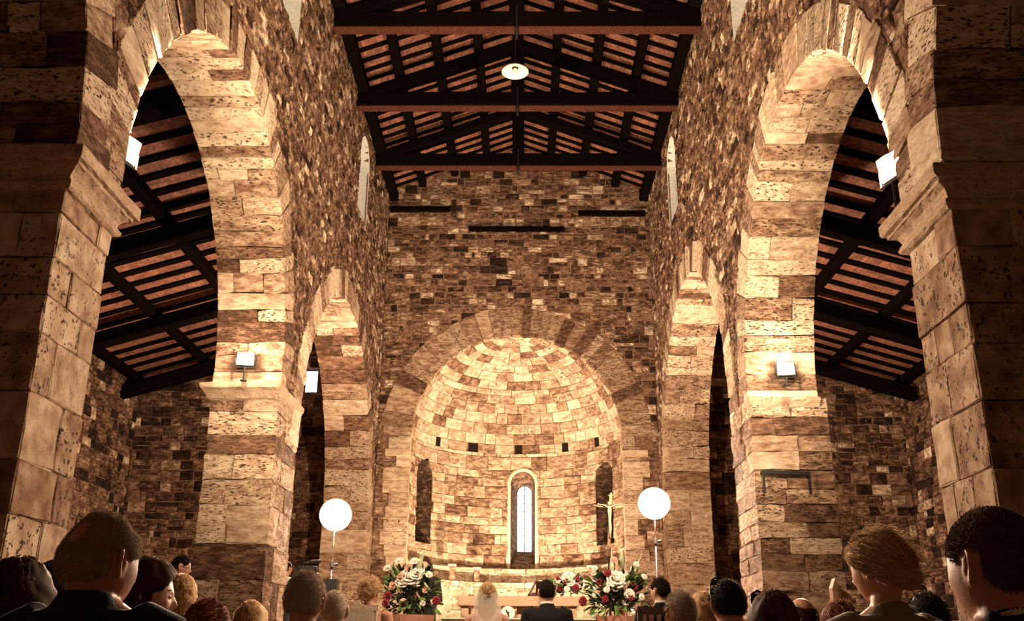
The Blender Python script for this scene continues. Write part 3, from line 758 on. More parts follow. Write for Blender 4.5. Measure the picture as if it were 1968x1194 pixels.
# ------------------------------------------------------------ lamps
WARM = (1.0, .73, .505)
def add_light(name, loc, power, kind='POINT', radius=.08, color=WARM, direction=None, spot=None, parent=None, blend=.6):
    l = bpy.data.lights.new(name, kind); l.energy = power; l.color = color
    if kind in ('POINT', 'SPOT'): l.shadow_soft_size = radius
    if kind == 'SPOT': l.spot_size = spot; l.spot_blend = blend
    if kind == 'AREA': l.shape = 'DISK'; l.size = radius * 2
    o = bpy.data.objects.new(name, l); col.objects.link(o); o.location = loc
    if direction is not None: o.rotation_euler = Vector(direction).to_track_quat('-Z', 'Y').to_euler()
    if parent is not None:
        o.parent = parent; o.location = Vector(loc) - Vector(parent.location)
    return o
def floodlight(loc, d, label, power, base_z, size=.2, aim=None, spot=2.5):
    'square halogen flood: housing, glass, yoke'
    loc = Vector(loc); d = Vector(d).normalized(); x = d.cross(Vector((0, 0, 1))).normalized(); u = x.cross(d)
    t = empty('floodlight', loc, label, 'floodlight')
    h = MB()
    def sq(k, w, hh): return [loc + d * k + x * a * w + u * b * hh for a, b in ((-1, -1), (1, -1), (1, 1), (-1, 1))]
    s = size / 2
    h.loft([sq(-.13, s * .45, s * .4), sq(-.11, s * .6, s * .55), sq(-.02, s, s * .8), sq(.0, s * 1.12, s * .92), sq(.012, s * 1.12, s * .92)])
    for k in range(5):
        zz = -.12 + k * .02; h.loft([sq(zz, s * .7, s * .65), sq(zz + .006, s * .7, s * .65)])
    part('housing', h, M['metal'], t)
    g = MB(); g.loft([sq(.013, s, s * .8), sq(.018, s, s * .8)]); part('lens', g, M['lens'], t)
    y = MB(); a = loc + x * s * 1.2; b = loc - x * s * 1.2; c = Vector((loc.x, loc.y, base_z)) - d * .03
    y.tube([a, a - Vector((0, 0, s * 1.1)), b - Vector((0, 0, s * 1.1)), b], .01, 6); y.tube([loc - Vector((0, 0, s * 1.1)), Vector((loc.x, loc.y, base_z))], .014, 6)
    y.tube([(loc.x, loc.y, base_z), (loc.x, loc.y, base_z + .012)], .05, 12)
    part('mounting_yoke', y, M['metal'], t)
    if aim and base_z < 4.85 + .1 and loc.y > 10: add_light('flood_bulb', loc + d * .06, 9000, 'SPOT', .06, WARM, Vector((.6 * (1 if loc.x < 0 else -1), 3, 1.2)) - loc, .62, t, .8)
    if aim and loc.y > 10: add_light('flood_bulb', loc + d * .22, power, 'POINT', .08, WARM, None, None, t)
    elif aim: add_light('flood_bulb', loc + d * .06, power, 'SPOT', .06, WARM, aim, spot, t, .5)
    else:
        sx = 1 if loc.x < 0 else -1
        add_light('flood_bulb', loc + d * .06, power * 2.5, 'SPOT', .06, (1, .76, .5), (sx * .22, .85, .45), 2.15, t, .5)
        add_light('flood_bulb', loc + d * .06, 2600, 'SPOT', .06, WARM, Vector((.35, 12.5, 1.4)) - loc, .75, t, .8)
        add_light('flood_bulb', loc + d * .06, power * .8, 'SPOT', .06, WARM, (sx * .95, .0, -.36), 1.75, t, .8)
    return t
ZL, ZR = 4.87, 4.71
floodlight(at(243, 285, 7.98), (.62, -.20, -.12), 'bright square floodlight on the left near impost', 2900, ZL, .27)
floodlight(at(1712, 320, 7.98), (-.62, -.20, -.12), 'bright square floodlight on the right near impost', 2900, ZR, .27)
floodlight(at(472, 690, 13.98), (.1, -1, .15), 'small bright floodlight on the ledge of the left far pier', 110, ZL, .24, aim=(0, -.55, .8), spot=3.0)
floodlight(at(1510, 709, 13.98), (-.1, -1, .15), 'small bright floodlight on the right far pier', 90, ZR + .12, .24, aim=(0, -.55, .8), spot=3.0)
def lamp_stand(px, py, Y, zf, label, power, knob, lab_y):
    top = at(px, py, Y); base = at(lab_y[0], lab_y[1], Y); base.z = zf; base = Vector((base.x, base.y, zf))
    t = empty('lamp_stand', base, label, 'lamp stand')
    p = MB(); hub = base + Vector((0, 0, .75)); k1 = base.lerp(top, .45); k1 = at(knob[0], knob[1], Y)
    p.tube([base + Vector((0, 0, .15)), hub, k1], .021, 10); part('lower_pole', p, M['metal'], t, True)
    p = MB(); p.tube([k1, top - Vector((0, 0, .1))], .013, 10); part('upper_pole', p, M['steel'], t, True)
    for q in (hub, k1):
        c = MB(); c.tube([q - Vector((0, 0, .05)), q + Vector((0, 0, .04))], .04, 12); c.tube([q, q + Vector((.08, 0, 0))], .018, 8); c.sphere(q + Vector((.09, 0, 0)), .028); part('clamp_knob', c, M['metal'], t)
    for k in range(3):
        a = k * 2 * PI / 3 + .5; l = MB(); l.tube([hub, base + Vector((.55 * math.cos(a), .55 * math.sin(a), .02))], .014, 8)
        l.tube([base + Vector((0, 0, .2)), hub.lerp(base + Vector((.55 * math.cos(a), .55 * math.sin(a), .02)), .6)], .008, 6); part('leg', l, M['metal'], t)
    d = (CAM - top).normalized(); d = Vector((d.x, d.y, 0)).normalized(); x = d.cross(Vector((0, 0, 1))).normalized(); u = x.cross(d)
    h = MB(); RR = .30
    def rg(k, r_): return [top + d * k + (x * math.cos(2 * PI * i / 28) + u * math.sin(2 * PI * i / 28)) * r_ for i in range(28)]
    h.loft([rg(-.28, .04), rg(-.26, .09), rg(-.16, .10), rg(-.12, .14), rg(0, RR), rg(.01, RR + .01), rg(.02, RR + .01), rg(.02, RR)]); part('lamp_head', h, M['metal'], t)
    g = MB(); g.loft([rg(.0, RR), rg(.04, RR * .93), rg(.075, RR * .7), rg(.09, RR * .35), rg(.095, .01)]); part('diffuser', g, M['lensbig'], t, True)
    add_light('stand_bulb', top + d * .28 + Vector((0, 0, .0)), power, 'POINT', .16, WARM, None, None, t)
    return t
STL = lamp_stand(645, 990, 19.0, .8, 'tall light stand with glaring lamp beside the left arcade', 2700, (638, 1085), (634, 1150))
STR = lamp_stand(1257, 968, 19.0, .8, 'tall light stand with glaring lamp right of the apse arch', 2700, (1260, 1040), (1264, 1150))
# uplights standing on the apse floor, hidden behind the altar
for s in (-1, 1):
    c = Vector((ACX + s * .65, 23.3, .8)); t = empty('uplight', c, 'small floor uplight at the %s before the apse' % ('left' if s < 0 else 'right'), 'uplight')
    b = MB(); b.tube([c, c + Vector((0, 0, .03))], .14, 16); b.tube([c + Vector((0, 0, .03)), c + Vector((0, 0, .22))], [.09, .12], 16); part('housing', b, M['metal'], t)
    b = MB(); b.tube([c + Vector((0, 0, .221)), c + Vector((0, 0, .226))], .11, 16); part('lens', b, M['lens'], t)
    add_light('uplight_bulb', c + Vector((0, 0, .3)), 2700, 'SPOT', .1, (1, .78, .52), (s * .1, .5, 1), 1.75, t, .9)
# unseen fill floods, added on the imposts beside the camera to lift the nave
for s in (-1, 1):
    for y0, aim, pw in ((.95, (-s * .75, .6, .35), 8),):
        floodlight((s * 3.55, y0, 5.4), (-s * .8, .5, .2), 'added unseen fill floodlight on the %s impost beside the camera' % ('left' if s < 0 else 'right'), pw, ZL if s < 0 else ZR, .24, aim=aim, spot=2.6)
# hanging dish lamp
c = at(990, 134, 15.83)
t = empty('hanging_lamp', (c.x, c.y, 12.33), 'round glass dish lamp hanging from a roof truss', 'hanging lamp')
b = MB(); b.tube([(c.x, c.y, 12.33), (c.x, c.y, c.z + .16)], .008, 6); part('cord', b, M['metal'], t)
b = MB(); b.tube([(c.x, c.y, c.z + .16), (c.x, c.y, c.z + .1), (c.x, c.y, c.z + .02)], [.03, .05, .06], 14); part('lamp_holder', b, M['metal'], t)
M['dish'] = plain('frosted_glass', (.85, .75, .62), .35, emit=(1, .7, .45), es=.08)
b = MB(); ring = lambda r_, z: [(c.x + r_ * math.cos(2 * PI * k / 32), c.y + r_ * math.sin(2 * PI * k / 32), c.z + z) for k in range(32)]
b.loft([ring(.04, .06), ring(.12, .045), ring(.2, .01), ring(.255, -.05), ring(.25, -.055), ring(.19, .0), ring(.1, .03), ring(.04, .04)], True, False); part('lamp_shade', b, M['dish'], t, True)
b = MB(); b.sphere((c.x, c.y, c.z - .03), .05, sq=(1, 1, 1.3)); part('bulb', b, M['dish'], t, True)

# ------------------------------------------------------------ world
w = bpy.data.worlds.new('world'); sc.world = w; w.use_nodes = True
bg = w.node_tree.nodes['Background']; sky = w.node_tree.nodes.new('ShaderNodeTexSky'); sky.sky_type = 'NISHITA'; sky.sun_disc = False; sky.sun_elevation = .6
w.node_tree.links.new(sky.outputs[0], bg.inputs['Color']); bg.inputs['Strength'].default_value = .3
sc.view_settings.view_transform = 'Standard'; sc.view_settings.look = 'None'; sc.view_settings.exposure = -0.38; sc.view_settings.gamma = 1
sc.cycles.use_denoising = True
sc.cycles.max_bounces = 6; sc.cycles.diffuse_bounces = 2; sc.cycles.sample_clamp_indirect = 4
# ------------------------------------------------------------ altar and liturgical things
r4 = random.Random(91)
M['altar'] = stone('altar_stone', [(0, BR), (.4, (.42, .29, .2)), (1, CR)], pit=.3, contrast=.15, bump=.3)
AY = 15.5; a0 = at(880, 1145, AY); a1 = at(1113, 1147, AY); AZ = a0.z
t = empty('altar', ((a0.x + a1.x) / 2, AY + .45, .8), 'pale stone slab altar on square legs in front of the apse', 'altar')
id3 = lambda x, y, z: (x, y, z)
b = MB(); b.cur = (.5, .3, .2); solid(b, a0.x, a1.x, AY, AY + .95, AZ - .15, AZ, id3, r4, .003, .012, (4, 2, 1)); part('altar_top', b, M['altar'], t)
for x in (a0.x + .04, a1.x - .16):
    for y in (AY + .08, AY + .72):
        b = MB(); b.cur = (.45, .3, .5); solid(b, x, x + .12, y, y + .14, .8, AZ - .15, id3, r4, .003, .01, (1, 1, 3)); part('leg', b, M['altar'], t)
b = MB(); b.cur = (.7, .3, .7); solid(b, .05, .42, AY + .25, AY + .7, .8, AZ - .15, id3, r4, .004, .012, (1, 1, 3)); part('central_block', b, M['altar'], t)
# missal on a sloping stand
c = at(1040, 1141, AY + .25); c.z = AZ
M['leather'] = plain('dark_red_leather', (.07, .014, .01), .5); M['paper'] = plain('paper', (.75, .68, .55), .8); M['wood'] = plain('varnished_wood', (.16, .07, .035), .5, bump=.2, scale=30, var=.4)
t = empty('book_stand', c, 'sloping dark red book stand on the altar left of the flowers', 'book stand')
b = MB(); x0, x1 = c.x - .2, c.x + .16; zt, zb = AZ + .24, AZ + .05
def sl(y): return zt + (zb - zt) * (y - c.y) / .3
b.loft([[(x, c.y, zt - .02), (x, c.y + .3, zb - .02), (x, c.y + .3, zb), (x, c.y, zt)] for x in (x0 + .12, x1)])
b.loft([[(x0 - .02, c.y, AZ + .005), (x0 + .02, c.y, AZ + .005), (x0 + .14, c.y, zt), (x0 + .11, c.y, zt)], [(x0 - .02, c.y + .03, AZ + .005), (x0 + .02, c.y + .03, AZ + .005), (x0 + .14, c.y + .03, zt), (x0 + .11, c.y + .03, zt)]])
b.box(x0, x1, c.y, c.y + .03, AZ + .005, AZ + .04); b.box(x1 - .03, x1, c.y, c.y + .03, AZ + .03, zt); b.box(x0 + .05, x1, c.y + .27, c.y + .31, AZ + .005, zb + .03)
part('stand_board', b, M['leather'], t)
t2 = empty('missal', (c.x, c.y + .1, sl(c.y + .1)), 'open missal lying on the far slope of the altar book stand', 'book')
b = MB(); b.loft([[(x, y, sl(y) + .002), (x, y, sl(y) + .008)] [::1] + [(x, y2, sl(y2) + .008), (x, y2, sl(y2) + .002)] for x, y, y2 in ((x0 + .13, c.y + .01, c.y + .26), (x1 - .01, c.y + .01, c.y + .26))]); part('cover', b, M['leather'], t2)
b = MB(); b.loft([[(x, y, sl(y) + .009), (x, y, sl(y) + .009 + h), (x, y2, sl(y2) + .009 + h), (x, y2, sl(y2) + .009)] for x, h, y, y2 in ((x0 + .14, .006, c.y + .02, c.y + .25), (x0 + .19, .022, c.y + .02, c.y + .25), (x0 + .24, .008, c.y + .02, c.y + .25), (x0 + .29, .02, c.y + .02, c.y + .25), (x1 - .02, .006, c.y + .02, c.y + .25))]); part('pages', b, M['paper'], t2)
# candle, cruet, chalice at the left end of the altar
M['wax'] = plain('wax', (.85, .78, .62), .5); M['glass'] = plain('amber_glass', (.5, .25, .12), .1, trans=.6); M['gold'] = plain('brass', (.34, .22, .12), .35, 1)
M['flame'] = plain('candle_flame', (1, .7, .3), .5, emit=(1, .6, .2), es=8)
c = at(906, 1143, AY + .3); c.z = AZ
t = empty('candle', c, 'small lit candle in a dish at the left end of the altar', 'candle')
def lathe(prof, c, n=20): 
    b = MB(); b.loft([[(c[0] + max(r_, .0005) * math.cos(2 * PI * k / n), c[1] + max(r_, .0005) * math.sin(2 * PI * k / n), c[2] + z) for k in range(n)] for r_, z in prof]); return b
part('dish', lathe([(.03, 0), (.06, .01), (.065, .03), (.055, .028), (.02, .015)], c), M['gold'], t, True)
part('wax', lathe([(.022, .015), (.022, .11), (.018, .115), (.002, .113)], c), M['wax'], t, True)
part('flame', lathe([(.001, .118), (.007, .13), (.008, .14), (.004, .155), (.0005, .17)], c), M['flame'], t, True)
c = at(943, 1143, AY + .45); c.z = AZ
t = empty('cruet', c, 'small amber glass wine cruet with stopper on the altar behind the bride', 'cruet')
part('bottle', lathe([(.03, 0), (.045, .02), (.045, .08), (.02, .12), (.013, .15), (.02, .17)], c), M['glass'], t, True)
part('stopper', lathe([(.012, .165), (.01, .18), (.018, .2), (.0, .215)], c), M['gold'], t, True)
# round white thing in front of the altar
c = at(976, 1179, AY - .1)
t = empty('round_plaque', (c.x, c.y, .8), 'round white plaque with dark figure standing against the altar block', 'plaque')
b = MB(); n = 28
b.loft([[(c.x + r_ * math.cos(2 * PI * k / n), c.y + yy, c.z + r_ * math.sin(2 * PI * k / n)) for k in range(n)] for r_, yy in ((.02, .03), (.10, .03), (.105, .01), (.10, -.01), (.085, -.012), (.08, -.004), (.02, -.004))])
part('disc', b, plain('white_ceramic', (.8, .76, .68), .4), t)
b = MB(); b.tube([(c.x - .03, c.y - .012, c.z + .05), (c.x, c.y - .015, c.z), (c.x + .02, c.y - .012, c.z - .06)], [.006, .014, .006], 6); b.tube([(c.x - .025, c.y - .012, c.z + .02), (c.x + .03, c.y - .014, c.z + .012)], .006, 6)
part('figure', b, M['metal'], t)
b = MB(); b.tube([(c.x, c.y + .03, .8), (c.x, c.y + .03, c.z - .08)], .012, 8); b.tube([(c.x, c.y + .03, .8), (c.x, c.y + .03, .815)], .07, 14); part('stem', b, M['metal'], t)
# kneeler in front of the couple
k0 = at(962, 1189, 11.4); 
t = empty('kneeler', (.1, 11.4, .4), 'cream covered kneeling bench in front of bride and groom', 'kneeler')
M['cream'] = plain('cream_cloth', (.62, .52, .38), .85, bump=.2, scale=30)
b = MB(); b.loft([[(x, y, z) for y, z in ((11.3, k0.z - .03), (11.5, k0.z - .03), (11.52, k0.z - .01), (11.5, k0.z), (11.3, k0.z), (11.28, k0.z - .01))] for x in (-.75, .95)]); part('arm_rest', b, M['cream'], t)
b = MB(); b.box(-.72, -.66, 11.3, 11.5, .4, k0.z - .03); part('leg', b, M['wood'], t)
b = MB(); b.box(.86, .92, 11.3, 11.5, .4, k0.z - .03); part('leg', b, M['wood'], t)
b = MB(); b.box(-.66, .86, 10.95, 11.25, .4, .6); part('knee_pad', b, M['cream'], t)
# stone posts on the apse step
for i, (px, py, y, h, lab) in enumerate(((868, 1131, 25.1, .32, 'short stone post on the apse bench left of the altar'), (916, 1131, 25.55, .28, 'short stone post on the apse bench above the bride'), (1136, 1124, 25.0, .30, 'short stone post on the apse bench above the altar flowers'))):
    c = at(px, py, y); z0 = 2.84
    b = MB(); b.cur = (.25, .5, .4); b2 = MB(); solid(b, c.x - .065, c.x + .065, y - .06, y + .1, z0, z0 + h, id3, r4, .004, .01, (1, 1, 2)); b.cur = (.85, .2, .2); solid(b, c.x - .1, c.x + .1, y - .1, y + .12, z0 + h, z0 + h + .045, id3, r4, .004, .01, (2, 1, 1))
    tag(b.build('stone_post', M['apse']), lab, 'post', 'posts on the apse bench')

# processional cross
cy = 13.3; top = at(1174, 952, cy); mid = at(1171, 973, cy); foot = at(1170, 1055, cy); base = Vector((foot.x, cy, .8))
t = empty('processional_cross', base, 'tall gilt processional crucifix on a dark pole right of the altar', 'crucifix')
b = MB(); b.tube([base + Vector((0, 0, .05)), foot], .016, 10); part('pole', b, M['metal'], t, True)
b = MB(); b.tube([base, base + Vector((0, 0, .05)), base + Vector((0, 0, .08))], [.2, .17, .03], 20); part('base', b, M['metal'], t)
b = MB(); L_ = at(1150, 972, cy); R__ = at(1194, 974, cy)
b.bar(foot, top, .036, .02, up=(0, 1, 0)); b.bar(L_, R__, .036, .02, up=(0, 1, 0))
for p in (top, L_, R__):
    for dx, dz in ((0, .018), (.022, -.006), (-.022, -.006), (0, 0)): b.sphere(p + Vector((dx, 0, dz)), .018, 8, 6, (1, .5, 1))
b.sphere(foot, .03, 10, 8); b.tube([foot - Vector((0, 0, .1)), foot], [.02, .028], 10)
part('cross', b, M['gold'], t)
b = MB(); u = Vector((0, -.022, 0)); H = mid.z
b.tube([(mid.x, cy - .03, H + .0), (mid.x, cy - .035, H - .06), (mid.x, cy - .03, H - .16), (mid.x + .005, cy - .035, H - .3), (mid.x, cy - .03, H - .42)], [.016, .026, .018, .017, .01], 8)
b.sphere((mid.x - .004, cy - .04, H + .03), .022, 8, 6, (1, 1, 1.2))
for s in (-1, 1): b.tube([(mid.x + s * .015, cy - .03, H - .02), (mid.x + s * .08, cy - .025, H + .01), (mid.x + s * .14, cy - .02, H + .02)], [.01, .008, .006], 6)
part('corpus', b, M['cream'], t, True)

# ------------------------------------------------------------ flowers
M['leaf'] = plain('dark_leaf', (.010, .022, .008), .35, var=.5, scale=3); M['leaf2'] = plain('green_leaf', (.09, .17, .03), .4, var=.4, scale=5)
M['blade'] = plain('pale_striped_leaf', (.38, .42, .24), .4, var=.4, scale=9); M['stem'] = plain('stem', (.10, .15, .04), .5)
PET = {'white': plain('white_petals', (.85, .80, .68), .6), 'pink': plain('blush_petals', (.70, .42, .30), .6), 'red': plain('burgundy_petals', (.20, .012, .018), .5)}
LN = {'white': 'cream white bloom', 'pink': 'peach pink rose', 'red': 'burgundy rose'}
def leaf_mesh(b, p, d, L, w, r, curl=.2, n=5):
    d = Vector(d).normalized(); side = d.cross(Vector((r.uniform(-1, 1), r.uniform(-1, 1), 1))).normalized(); up = side.cross(d); rings = []
    for i in range(n + 1):
        k = i / n; c = Vector(p) + d * L * k - up * curl * L * k * k; ww = w * math.sin(PI * (.08 + .9 * k)) ** .8
        rings.append([c - side * ww, c - up * ww * .25 , c + side * ww, c - up * (ww * .25 + .002)])
    b.loft(rings, True, True)
def bloom(kind, c, s, d, r, par):
    'rose: whorled cupped petals'
    b = MB(); c = Vector(c); d = Vector(d).normalized(); x = d.orthogonal().normalized(); y = d.cross(x)
    for ring_, (n, rad, ht, open_) in enumerate(((3, .25, .55, .1), (5, .5, .55, .35), (6, .8, .45, .75), (7, 1.0, .25, 1.1))):
        for k in range(n):
            a = 2 * PI * k / n + ring_ * .6 + r.uniform(-.15, .15); o = x * math.cos(a) + y * math.sin(a); sd = d.cross(o)
            rows = []
            for i in range(4):
                q = i / 3; out = rad * (math.sin(q * 1.6) * .9 + open_ * .25 * q * q); up_ = ht * q * (1.25 - .5 * q * open_)
                w = s * rad * .75 * (.35 + .9 * math.sin(min(1, q + .1) * 2.2)) * .8
                m_ = c + o * s * out + d * s * up_
                rows.append([m_ - sd * w - o * w * .3, m_, m_ + sd * w - o * w * .3, m_ - o * .002 - d * .001])
            b.loft(rows, True, True)
    b.sphere(c + d * s * .25, s * .28, 8, 6)
    return part('bloom', b, PET[kind], par, True, LN[kind])
def arrangement(c, label, heads, blades, rad, h0, h1, nleaf, seed, pedestal=None):
    'c: middle of the mass; heads: (px, py, size, kind)'
    r = random.Random(seed); c = Vector(c)
    t = empty('flower_arrangement', (c.x, c.y, h0), label, 'flowers')
    lf = MB()
    for i in range(nleaf):
        a = r.uniform(0, 2 * PI); q = r.random() ** .6; z = r.uniform(0, 1)
        rr = rad * q * (1 - .45 * abs(z - .45))
        p = Vector((c.x + rr * math.cos(a), c.y + rr * math.sin(a) * .8, h0 + .06 + (h1 - h0) * z * .8)); d = (p - Vector((c.x, c.y, h0 + (h1 - h0) * .2))) + Vector((0, 0, r.uniform(-.1, .25)))
        leaf_mesh(lf, p, d, r.uniform(.05, .12), r.uniform(.015, .032), r, r.uniform(.0, .5))
    o = part('foliage', lf, M['leaf'], t, True); o['kind'] = 'stuff'
    lf = MB()
    for i in range(nleaf // 7):
        a = r.uniform(0, 2 * PI); z = r.uniform(0, 1); p = Vector((c.x + rad * .95 * math.cos(a), c.y + rad * .7 * math.sin(a), h0 + .03 + (h1 - h0) * z * .8))
        leaf_mesh(lf, p, p - c + Vector((0, 0, .1)), r.uniform(.07, .14), r.uniform(.02, .04), r, .4)
    o = part('leaf_spray', lf, M['leaf2'], t, True, 'brighter green leaves'); o['kind'] = 'stuff'
    st = MB()
    for px, py, s, k in heads:
        p = at(px, py, c.y - rad * r.uniform(.35, .8)); root = Vector((c.x + (p.x - c.x) * .25, c.y, h0 + (h1 - h0) * .3)); d = (p - root).normalized(); d = (d + Vector((0, -.9, .1))).normalized()
        bloom(k, p, s, d, r, t); st.tube([root, root.lerp(p, .5) + Vector((0, 0, .03)), p], .004, 5)
    part('stems', st, M['stem'], t)['kind'] = 'stuff'
    for (px, py, qx, qy, w) in blades:
        p = at(qx, qy, c.y + r.uniform(-.25, .1)); q0 = at(px, py, c.y - .1); b = MB(); d = p - q0
        side = d.cross(Vector((0, 1, .2))).normalized(); n = 8; rings = []
        for i in range(n + 1):
            k = i / n; m_ = q0 + d * k + Vector((0, -.04, 0)) * math.sin(k * PI); ww = 1.7 * w * (.55 + .45 * math.sin(PI * min(1, k * 1.3))) * (1 - k ** 3) + .001
            rings.append([m_ - side * ww, m_ + Vector((0, -.004 - ww * .3, 0)), m_ + side * ww, m_ + Vector((0, .004, 0))])
        b.loft(rings); part('blade_leaf', b, M['blade'], t, True)
    return t
FY = 12.0
cl = at(790, 1142, FY); tl = arrangement(cl, 'large flower arrangement with white blooms and long blade leaves left of the altar',
    [(788, 1110, .11, 'white'), (775, 1117, .09, 'white'), (800, 1103, .09, 'white'), (786, 1092, .05, 'pink'), (767, 1079, .045, 'white'), (744, 1093, .045, 'white'), (797, 1079, .045, 'white'), (824, 1105, .04, 'white'), (800, 1118, .07, 'white'),
     (775, 1159, .045, 'pink'), (756, 1125, .05, 'pink'), (769, 1106, .04, 'pink'), (796, 1123, .045, 'pink'), (808, 1125, .04, 'red'), (804, 1143, .04, 'red'), (838, 1155, .045, 'red'), (745, 1147, .05, 'red'), (766, 1101, .035, 'red'), (832, 1157, .03, 'white'), (817, 1135, .035, 'pink'), (741, 1160, .04, 'red'), (812, 1160, .03, 'white')],
    [(790, 1120, 820, 1053, .03), (783, 1115, 782, 1062, .02), (762, 1120, 749, 1084, .012), (800, 1108, 833, 1140, .014), (790, 1150, 807, 1126, .01), (812, 1160, 795, 1130, .008), (775, 1175, 783, 1155, .012), (745, 1135, 738, 1122, .01)], .29, 1.5, 2.05, 330, 3)
cr = at(1184, 1142, FY); tr = arrangement(cr, 'large dark leafy flower arrangement with red and white blooms right of the altar',
    [(1186, 1115, .11, 'white'), (1193, 1106, .08, 'white'), (1180, 1124, .08, 'white'), (1209, 1143, .06, 'white'), (1180, 1077, .04, 'pink'), (1189, 1092, .04, 'pink'), (1143, 1093, .035, 'white'), (1141, 1103, .03, 'white'), (1223, 1085, .035, 'white'), (1238, 1109, .035, 'white'), (1233, 1148, .035, 'white'),
     (1153, 1133, .045, 'pink'), (1194, 1176, .05, 'pink'), (1168, 1103, .04, 'red'), (1217, 1128, .05, 'red'), (1163, 1152, .04, 'red'), (1121, 1156, .05, 'red'), (1152, 1119, .035, 'red'), (1216, 1184, .045, 'white'), (1166, 1134, .035, 'white'), (1196, 1126, .05, 'pink'), (1212, 1150, .035, 'red')],
    [(1178, 1110, 1175, 1058, .022), (1193, 1100, 1195, 1053, .024), (1204, 1130, 1234, 1065, .02), (1165, 1150, 1126, 1130, .018), (1160, 1170, 1128, 1158, .012), (1186, 1170, 1187, 1140, .010), (1150, 1180, 1128, 1194, .03)], .32, 1.5, 2.02, 340, 4)
ca = at(1098, 1132, AY + .2); ta = arrangement((ca.x, ca.y + .1, ca.z), 'low arrangement of red and white roses on the right end of the altar',
    [(1093, 1112, .10, 'white'), (1096, 1119, .07, 'white'), (1073, 1115, .05, 'white'), (1066, 1121, .045, 'white'), (1077, 1131, .05, 'red'), (1090, 1133, .045, 'white'), (1102, 1114, .045, 'red'), (1106, 1130, .05, 'red'), (1110, 1126, .05, 'white'), (1108, 1112, .04, 'red'), (1088, 1118, .045, 'red'), (1126, 1119, .05, 'white'), (1127, 1112, .045, 'red'), (1072, 1112, .03, 'red'), (1116, 1118, .035, 'pink')],
    [(1098, 1140, 1095, 1158, .010), (1110, 1135, 1140, 1146, .016), (1090, 1128, 1086, 1112, .008)], .24, AZ + .004, AZ + .26, 170, 5)
# pedestals under the two large ones
for cc, lab in ((cl, 'reddish stone pedestal under the left flower arrangement'), (cr, 'reddish stone pedestal under the right flower arrangement')):
    p = MB(); n = 20
    for r_, z0, z1 in ((.2, .4, .46), (.13, .46, 1.38)):
        p.cur = (.4, .4, .4); p.tube([(cc.x, cc.y, z0), (cc.x, cc.y, z1)], r_, n)
    p.tube([(cc.x, cc.y, 1.38), (cc.x, cc.y, 1.42), (cc.x, cc.y, 1.495)], [.15, .27, .29], n)
    tag(p.build('pedestal', plain('reddish_stone', (.35, .17, .11), .8, bump=.3, var=.2)), lab, 'pedestal')
# ------------------------------------------------------------ chairs, camera and small furniture
def chair(c, rz, label, mat, frame, slats=0, top=1.0, w=.44, plat=.4):
    t = empty('chair', (c[0], c[1], plat), label, 'chair', None, 0); X, Y = c[0], c[1]; cs, sn = math.cos(rz), math.sin(rz)
    def P(x, y, z): return (X + x * cs - y * sn, Y + x * sn + y * cs, plat + z)
    h = w / 2
    def bx(x0, x1, y0, y1, z0, z1):
        b = MB(); b.loft([[P(x0, y0, z), P(x1, y0, z), P(x1, y1, z), P(x0, y1, z)] for z in (z0, z1)]); return b
    part('seat', bx(-h, h, -.22, .22, .42, .47), mat, t)
    for x in (-h, h - .04):
        for y in (-.22, .18): part('leg', bx(x, x + .04, y, y + .04, 0, .42), frame, t)
    for x in (-h, h - .035): part('back_post', bx(x, x + .035, -.24, -.2, .42, top), frame, t)
    part('back_rail', bx(-h, h, -.245, -.195, top - .05, top), frame, t)
    if slats:
        for k in range(slats): x = -h + .06 + (w - .12) * k / (slats - 1); part('slat', bx(x - .02, x + .02, -.235, -.21, .5, top - .05), mat, t)
    else: part('backrest', bx(-h + .03, h - .03, -.25, -.2, .5, top - .02), mat, t)
    return t
M['darkwood'] = plain('dark_painted_wood', (.03, .014, .01), .4)
c = at(689, 1163, 9.0); chair((c.x, 9.24), 0, 'cream upholstered chair left of the woman in a strapless dress', M['cream'], M['cream'], 0, c.z - .4 , .33)
c = at(1262, 1166, 9.6); chair((c.x + .02, 9.84), 0, 'wooden slat back chair of the man in dark suit right of the flowers', M['wood'], M['darkwood'], 5, c.z - .4, .40)
# black case under the left stand
c = at(634, 1127, 18.2); b = MB(); c = at(634, 1140, 17.9)
t = empty('equipment_case', (c.x, 17.9, .8), 'black equipment case on a box beside the left light stand', 'case')
z1 = at(634, 1114, 17.9).z; b.box(c.x - .13, c.x + .13, 17.8, 18.05, z1 - .3, z1); b.box(c.x - .14, c.x + .14, 17.79, 18.06, z1 - .19, z1 - .17); part('case', b, M['metal'], t)
b = MB(); b.box(c.x - .18, c.x + .18, 17.75, 18.1, .8, z1 - .3); part('support_box', b, M['darkwood'], t)
b = MB(); b.tube([(c.x - .06, 17.9, z1), (c.x - .06, 17.9, z1 + .04), (c.x + .06, 17.9, z1 + .04), (c.x + .06, 17.9, z1)], .008, 6); part('handle', b, M['metal'], t)
